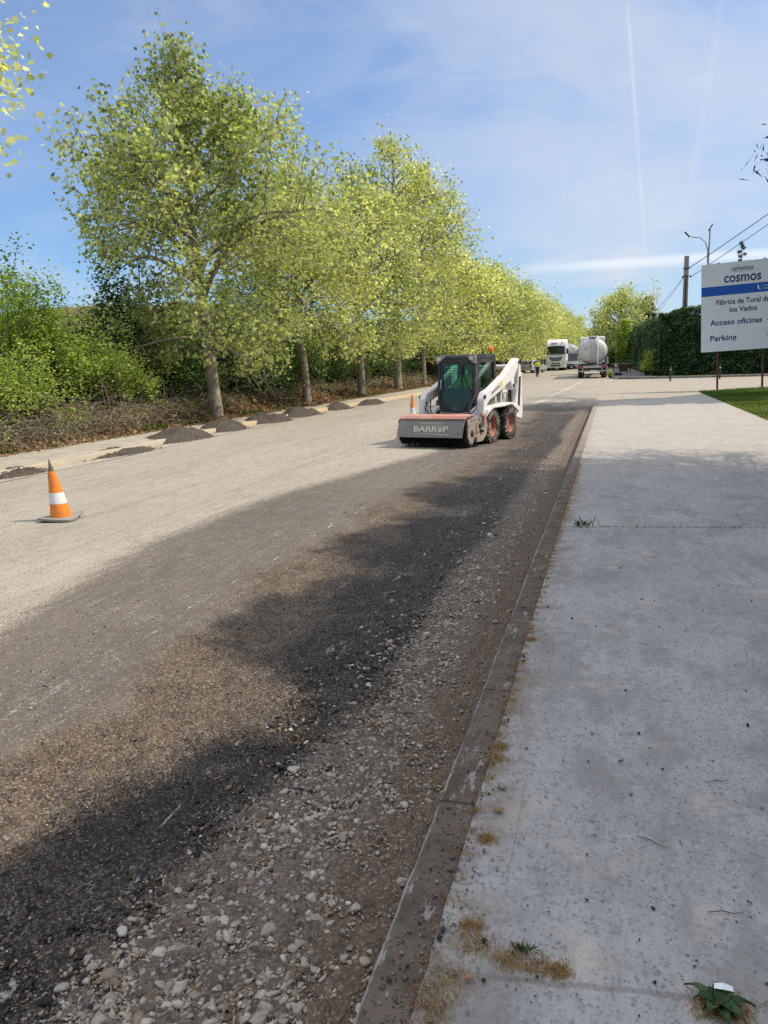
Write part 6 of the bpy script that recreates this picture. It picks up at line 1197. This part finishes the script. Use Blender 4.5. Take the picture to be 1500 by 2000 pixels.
vn = empty('silver_van', (-5.0, 105.5, gz(105.5)), math.radians(-3), label='silver van with roof box facing the camera between the white truck and the tanker', cat='van'); car(vn, 4.9, 1.92, 2.15, SILV, True)
box('roof_box', TW, vn, -.75, .75, -1.0, 1.6, 2.15, 2.42, .06)
# yellow works machine between truck and van: small roller
YM = paint('machine_yellow_paint', (.62, .33, .02), .5, 0, .45, (.25, .18, .10), 5)
yr = empty('yellow_roller', (-5.95, 101.8, gz(101.8)), math.radians(4), label='small yellow and orange road roller with a white canopy between truck and van', cat='road roller')
m = MB(); m.prism([(-.9, .75), (-.95, 1.15), (-.35, 1.30), (.3, 1.30), (.4, 1.0), (1.4, 1.25), (1.5, .70), (.3, .62)], -.45, .45, 'x'); m.build('body', YM, yr, .05, smooth=True)
for y_ in (-.75, 1.0): m = MB(); m.lathe([(.0001, -.48), (.42, -.48), (.44, -.45), (.44, .45), (.42, .48), (.0001, .48)], (0, y_, .44), 'x', 24); m.build('drum', DARK, yr, smooth=True)
m = MB(); m.box(-.50, .50, -.5, .9, 2.15, 2.22); m.build('canopy', TW, yr, .03)
m = MB()
for x, y in ((-.42, -.35), (.42, -.35), (-.42, .75), (.42, .75)): m.tube([(x, y, 1.25), (x, y, 2.15)], .025, 6)
m.build('canopy_posts', YM, yr); m = MB(); m.box(-.22, .22, .0, .35, 1.30, 1.40); m.box(-.22, .22, .32, .42, 1.40, 1.75); m.build('seat', BL, yr, .03)

# works barrier leaning things on the far pavement
BOARD = paint('dark_red_board', (.10, .03, .017), .6, 0, .4, (.05, .04, .035)); PLANK = paint('weathered_plank', (.42, .38, .32), .8, 0, .3)
wb = empty('works_trestle', (1.02, 76.5, .13), .1, label='dark red works board on a short legged trestle right of the tanker', cat='works sign')
m = MB(); m.box(-.30, .30, -.03, .02, .22, .82); m.build('board', BOARD, wb, .01); m = MB()
for x in (-.33, .33): m.tube([(x, -.25, 0), (x, 0, .86)], .022, 6); m.tube([(x, .25, 0), (x, 0, .86)], .022, 6)
m.tube([(-.33, 0, .84), (.33, 0, .84)], .022, 6); m.build('legs', BL, wb)
wp = empty('plank', (.85, 77.4, .13), .12, label='long pale plank lying across supports above the red works board', cat='plank')
m = MB(); m.box(-.95, 1.05, -.06, .08, .90, .97); m.build('board', PLANK, wp, .006); m = MB()
for x in (-.7, .8): m.tube([(x, 0, 0), (x, 0, .90)], .03, 6); m.box(x-.10, x+.10, -.2, .2, 0, .03)
m.build('support', BL, wp)
bag = MB(); bag.lathe([(.0001, 0), (.30, .0), (.34, .08), (.30, .18), (.18, .24), (.0001, .25)], (0, 0, 0), 'z', 14, (1.0, .7)); bg_ = bag.build('bag', BL, None, smooth=True); bg_.location = (.55, 71.5, .135); tag(bg_, 'black sack lying on the far pavement near the tanker', 'sack')
m = MB(); m.tube([(0, 0, 0), (.03, 0, .9), (-.02, 0, 1.5)], [.04, .035, .03], 8)

# ================================================================== small things on the sidewalk
r = np.random.RandomState(71)
# pebbles and crumbs of asphalt
n = 900; u = r.rand(n); y = (1.2**-.7+u*(24**-.7-1.2**-.7))**(-1/.7); x = -.45+3.9*r.rand(n)**1.5; P = np.stack([x, y, .1225+0*x], 1); sz = .008*np.exp(r.normal(0, .45, n)); c = np.array([(.025, .025, .028), (.06, .055, .055), (.22, .20, .18), (.12, .09, .07)])[r.choice(4, n, p=[.55, .2, .13, .12])]
tag(link('pebbles', stones('pebbles', P, sz, c, ico(1), seed=8, sink=.1), M_STONE), kind='stuff')
n = 2600; u = r.rand(n); y = (1.1**-.8+u*(26**-.8-1.1**-.8))**(-1/.8); x = r.uniform(-.59, -.44, n)+r.exponential(.04, n); P = np.stack([x, y, .1225+0*x], 1); sz = .0055*np.exp(r.normal(0, .5, n)); c = np.array([(.12, .09, .07), (.26, .22, .18), (.05, .045, .04)])[r.randint(0, 3, n)]
tag(link('kerb_crumbs', stones('kerb_crumbs', P, sz, c, ico(1), seed=9, sink=.1), M_STONE), kind='stuff')
# dry moss and grass in the joints
def moss(pts, name, n, spread, h=.012, mat=None, w=.0014):
    k = r.randint(0, len(pts), n); A = np.array(pts)[k]; P = np.stack([A[:, 0]+r.normal(0, 1, n)*A[:, 2]*spread, A[:, 1]+r.normal(0, 1, n)*A[:, 2]*spread, np.full(n, .122)], 1); P = P[P[:, 0] > -.50]
    tag(blades(name, P, h, r, mat or M_DRY, w=w, lean=1.2), kind='stuff')
mp = [(-.36, 1.93, .6), (-.33, 1.86, .8), (-.38, 1.72, 1), (-.40, 1.62, .8), (-.24, 1.83, .7), (-.16, 1.82, .7), (-.10, 1.82, .5), (-.38, 2.35, .5), (-.42, 2.9, .7), (-.42, 3.0, .5), (-.37, 1.5, .8), (-.42, 4.3, .4)]
moss(mp, 'dry_moss', 5200, .036, .007); moss([(-.44, y_, .6) for y_ in np.linspace(1.3, 12, 90)], 'kerb_moss', 5000, .03, .010)
moss([(x_, 7.5+.1*x_, .5) for x_ in np.linspace(-.4, 3.5, 60)], 'joint_moss', 600, .03, .014, M_GRASS, .002)
def tuft(x, y, n, h, label, mat=M_GRASS, sp_=.03):
    P = np.stack([r.normal(0, sp_, n), r.normal(0, sp_*.6, n), 0*r.rand(n)], 1); root = empty('grass_tuft', (x, y, .122), 0, label=label, cat='weed'); o = blades('blades', P, h, r, mat, w=.0013, lean=1.1); o.parent = root
tuft(-.24, 7.47, 34, .085, 'thin grass tuft growing from the joint across the shaded sidewalk', sp_=.05)
tuft(-.20, 1.87, 50, .022, 'tiny green sprout among dry moss at the near joint', sp_=.012)
# broad-leaved weed with litter near the bottom right corner
M_WEED = leafmat('weed_leaves', [(0, (.020, .05, .016)), (.5, (.045, .095, .03)), (1, (.08, .14, .05))], .25)
def blade_leaf(L, w, curl, a, lift):
    m = []; n = 7
    for i in range(n+1):
        t = i/n; ww = w*math.sin(min(1, t*1.15+.08)*PI)**.8 if t < .97 else .001; d = L*t; z = lift*math.sin(t*1.9)-curl*t*t; m.append([(d*math.cos(a)-ww*math.sin(a), d*math.sin(a)+ww*math.cos(a), z+.006), (d*math.cos(a), d*math.sin(a), z), (d*math.cos(a)+ww*math.sin(a), d*math.sin(a)-ww*math.cos(a), z+.006)])
    v = [p for row in m for p in row]; f = []
    for i in range(n):
        for j in range(2): q = i*3+j; f.append((q, q+1, q+4, q+3))
    return v, f
wd = empty('weed', (.285, 1.80, .122), 0, label='broad-leaved green weed in the joint at the bottom right of the sidewalk', cat='weed'); MBw = MB(); rw = random.Random(5)
for i, (a, L) in enumerate(((2.7, .085), (3.3, .06), (4.2, .075), (4.9, .10), (5.5, .085), (.15, .09), (.8, .06), (1.5, .065), (2.1, .05), (5.2, .055), (3.8, .05), (.5, .045), (5.9, .05))): v, f = blade_leaf(L, .0115+.004*rw.random(), .025, a, .030+.012*rw.random()); MBw.add(v, f)
lv = MBw.build('leaves', M_WEED, wd, smooth=True); at = lv.data.attributes.new('rnd', 'FLOAT', 'POINT'); at.data.foreach_set('value', np.repeat(np.random.RandomState(4).rand(13), 24).astype(np.float32)[:len(lv.data.vertices)] if len(lv.data.vertices) == 312 else np.full(len(lv.data.vertices), .5, np.float32))
P = np.stack([r.normal(.01, .035, 700), r.normal(-.01, .022, 700), 0*r.rand(700)], 1); o = tag(blades('dry_roots', P, .012, r, M_DRY, w=.0013, lean=1.4), kind='stuff'); o.parent = wd
pm = MB(); pm.add([(-.022, -.004, .0), (.0, -.012, .008), (.024, -.006, .002), (.022, .006, .006), (.0, .004, .014), (-.020, .010, .004)], [(0, 1, 4, 5), (1, 2, 3, 4)]); pp_ = pm.build('paper_scrap', paint('white_paper', (.75, .77, .78), .7, 0, .1), None); md = pp_.modifiers.new('s', 'SOLIDIFY'); md.thickness = .0006; pp_.location = (.300, 1.83, .150); tag(pp_, 'small crumpled white paper scrap caught in the weed', 'litter')
# fallen leaves and twigs
def curled_leaf(x, y, s_, a, label):
    V = [(p[0]*s_, p[1]*s_, .010*abs(p[0])*2+.006*p[1]**2*4) for p in LEAF12]+[(0, 0, -.002)]; n = 12; m = MB(); m.add(V, [(i, (i+1) % n, 12) for i in range(n)]); o = m.build('fallen_leaf', M_DEAD, None, smooth=True); at = o.data.attributes.new('rnd', 'FLOAT', 'POINT'); at.data.foreach_set('value', np.full(13, .55, np.float32)); o.location = (x, y, .128); o.rotation_euler = (.1, .15, a); md = o.modifiers.new('s', 'SOLIDIFY'); md.thickness = .0008; tag(o, label, 'leaf', 'fallen leaves on the sidewalk')
curled_leaf(-.365, 2.52, .045, 1.0, 'small curled brown leaf beside the kerb joint'); curled_leaf(-.33, 1.73, .030, 2.2, 'small brown leaf fragment beside dry moss near the bottom'); curled_leaf(4.5, 24.3, .22, .4, 'pale dry leaf lying on the sunlit lawn')
for (x, y, L, a, lb_) in ((.16, 2.45, .11, -.5, 'thin bent twig on the shaded sidewalk above the joint'), (.42, 2.9, .09, .3, 'dark twig lying on the sidewalk toward the right edge'), (.35, 2.15, .10, .1, 'short curved twig on the sidewalk above the weed')):
    m = MB(); m.tube([(-L/2, 0, .002), (-L*.1, .008, .004), (L*.2, .002, .003), (L/2, .012, .002)], [.0012, .0016, .0014, .0006], 5); o = m.build('twig', M_DARKBARK, None, smooth=True); o.location = (x, y, .124); o.rotation_euler = (0, 0, a); tag(o, lb_, 'twig', 'twigs on the sidewalk')
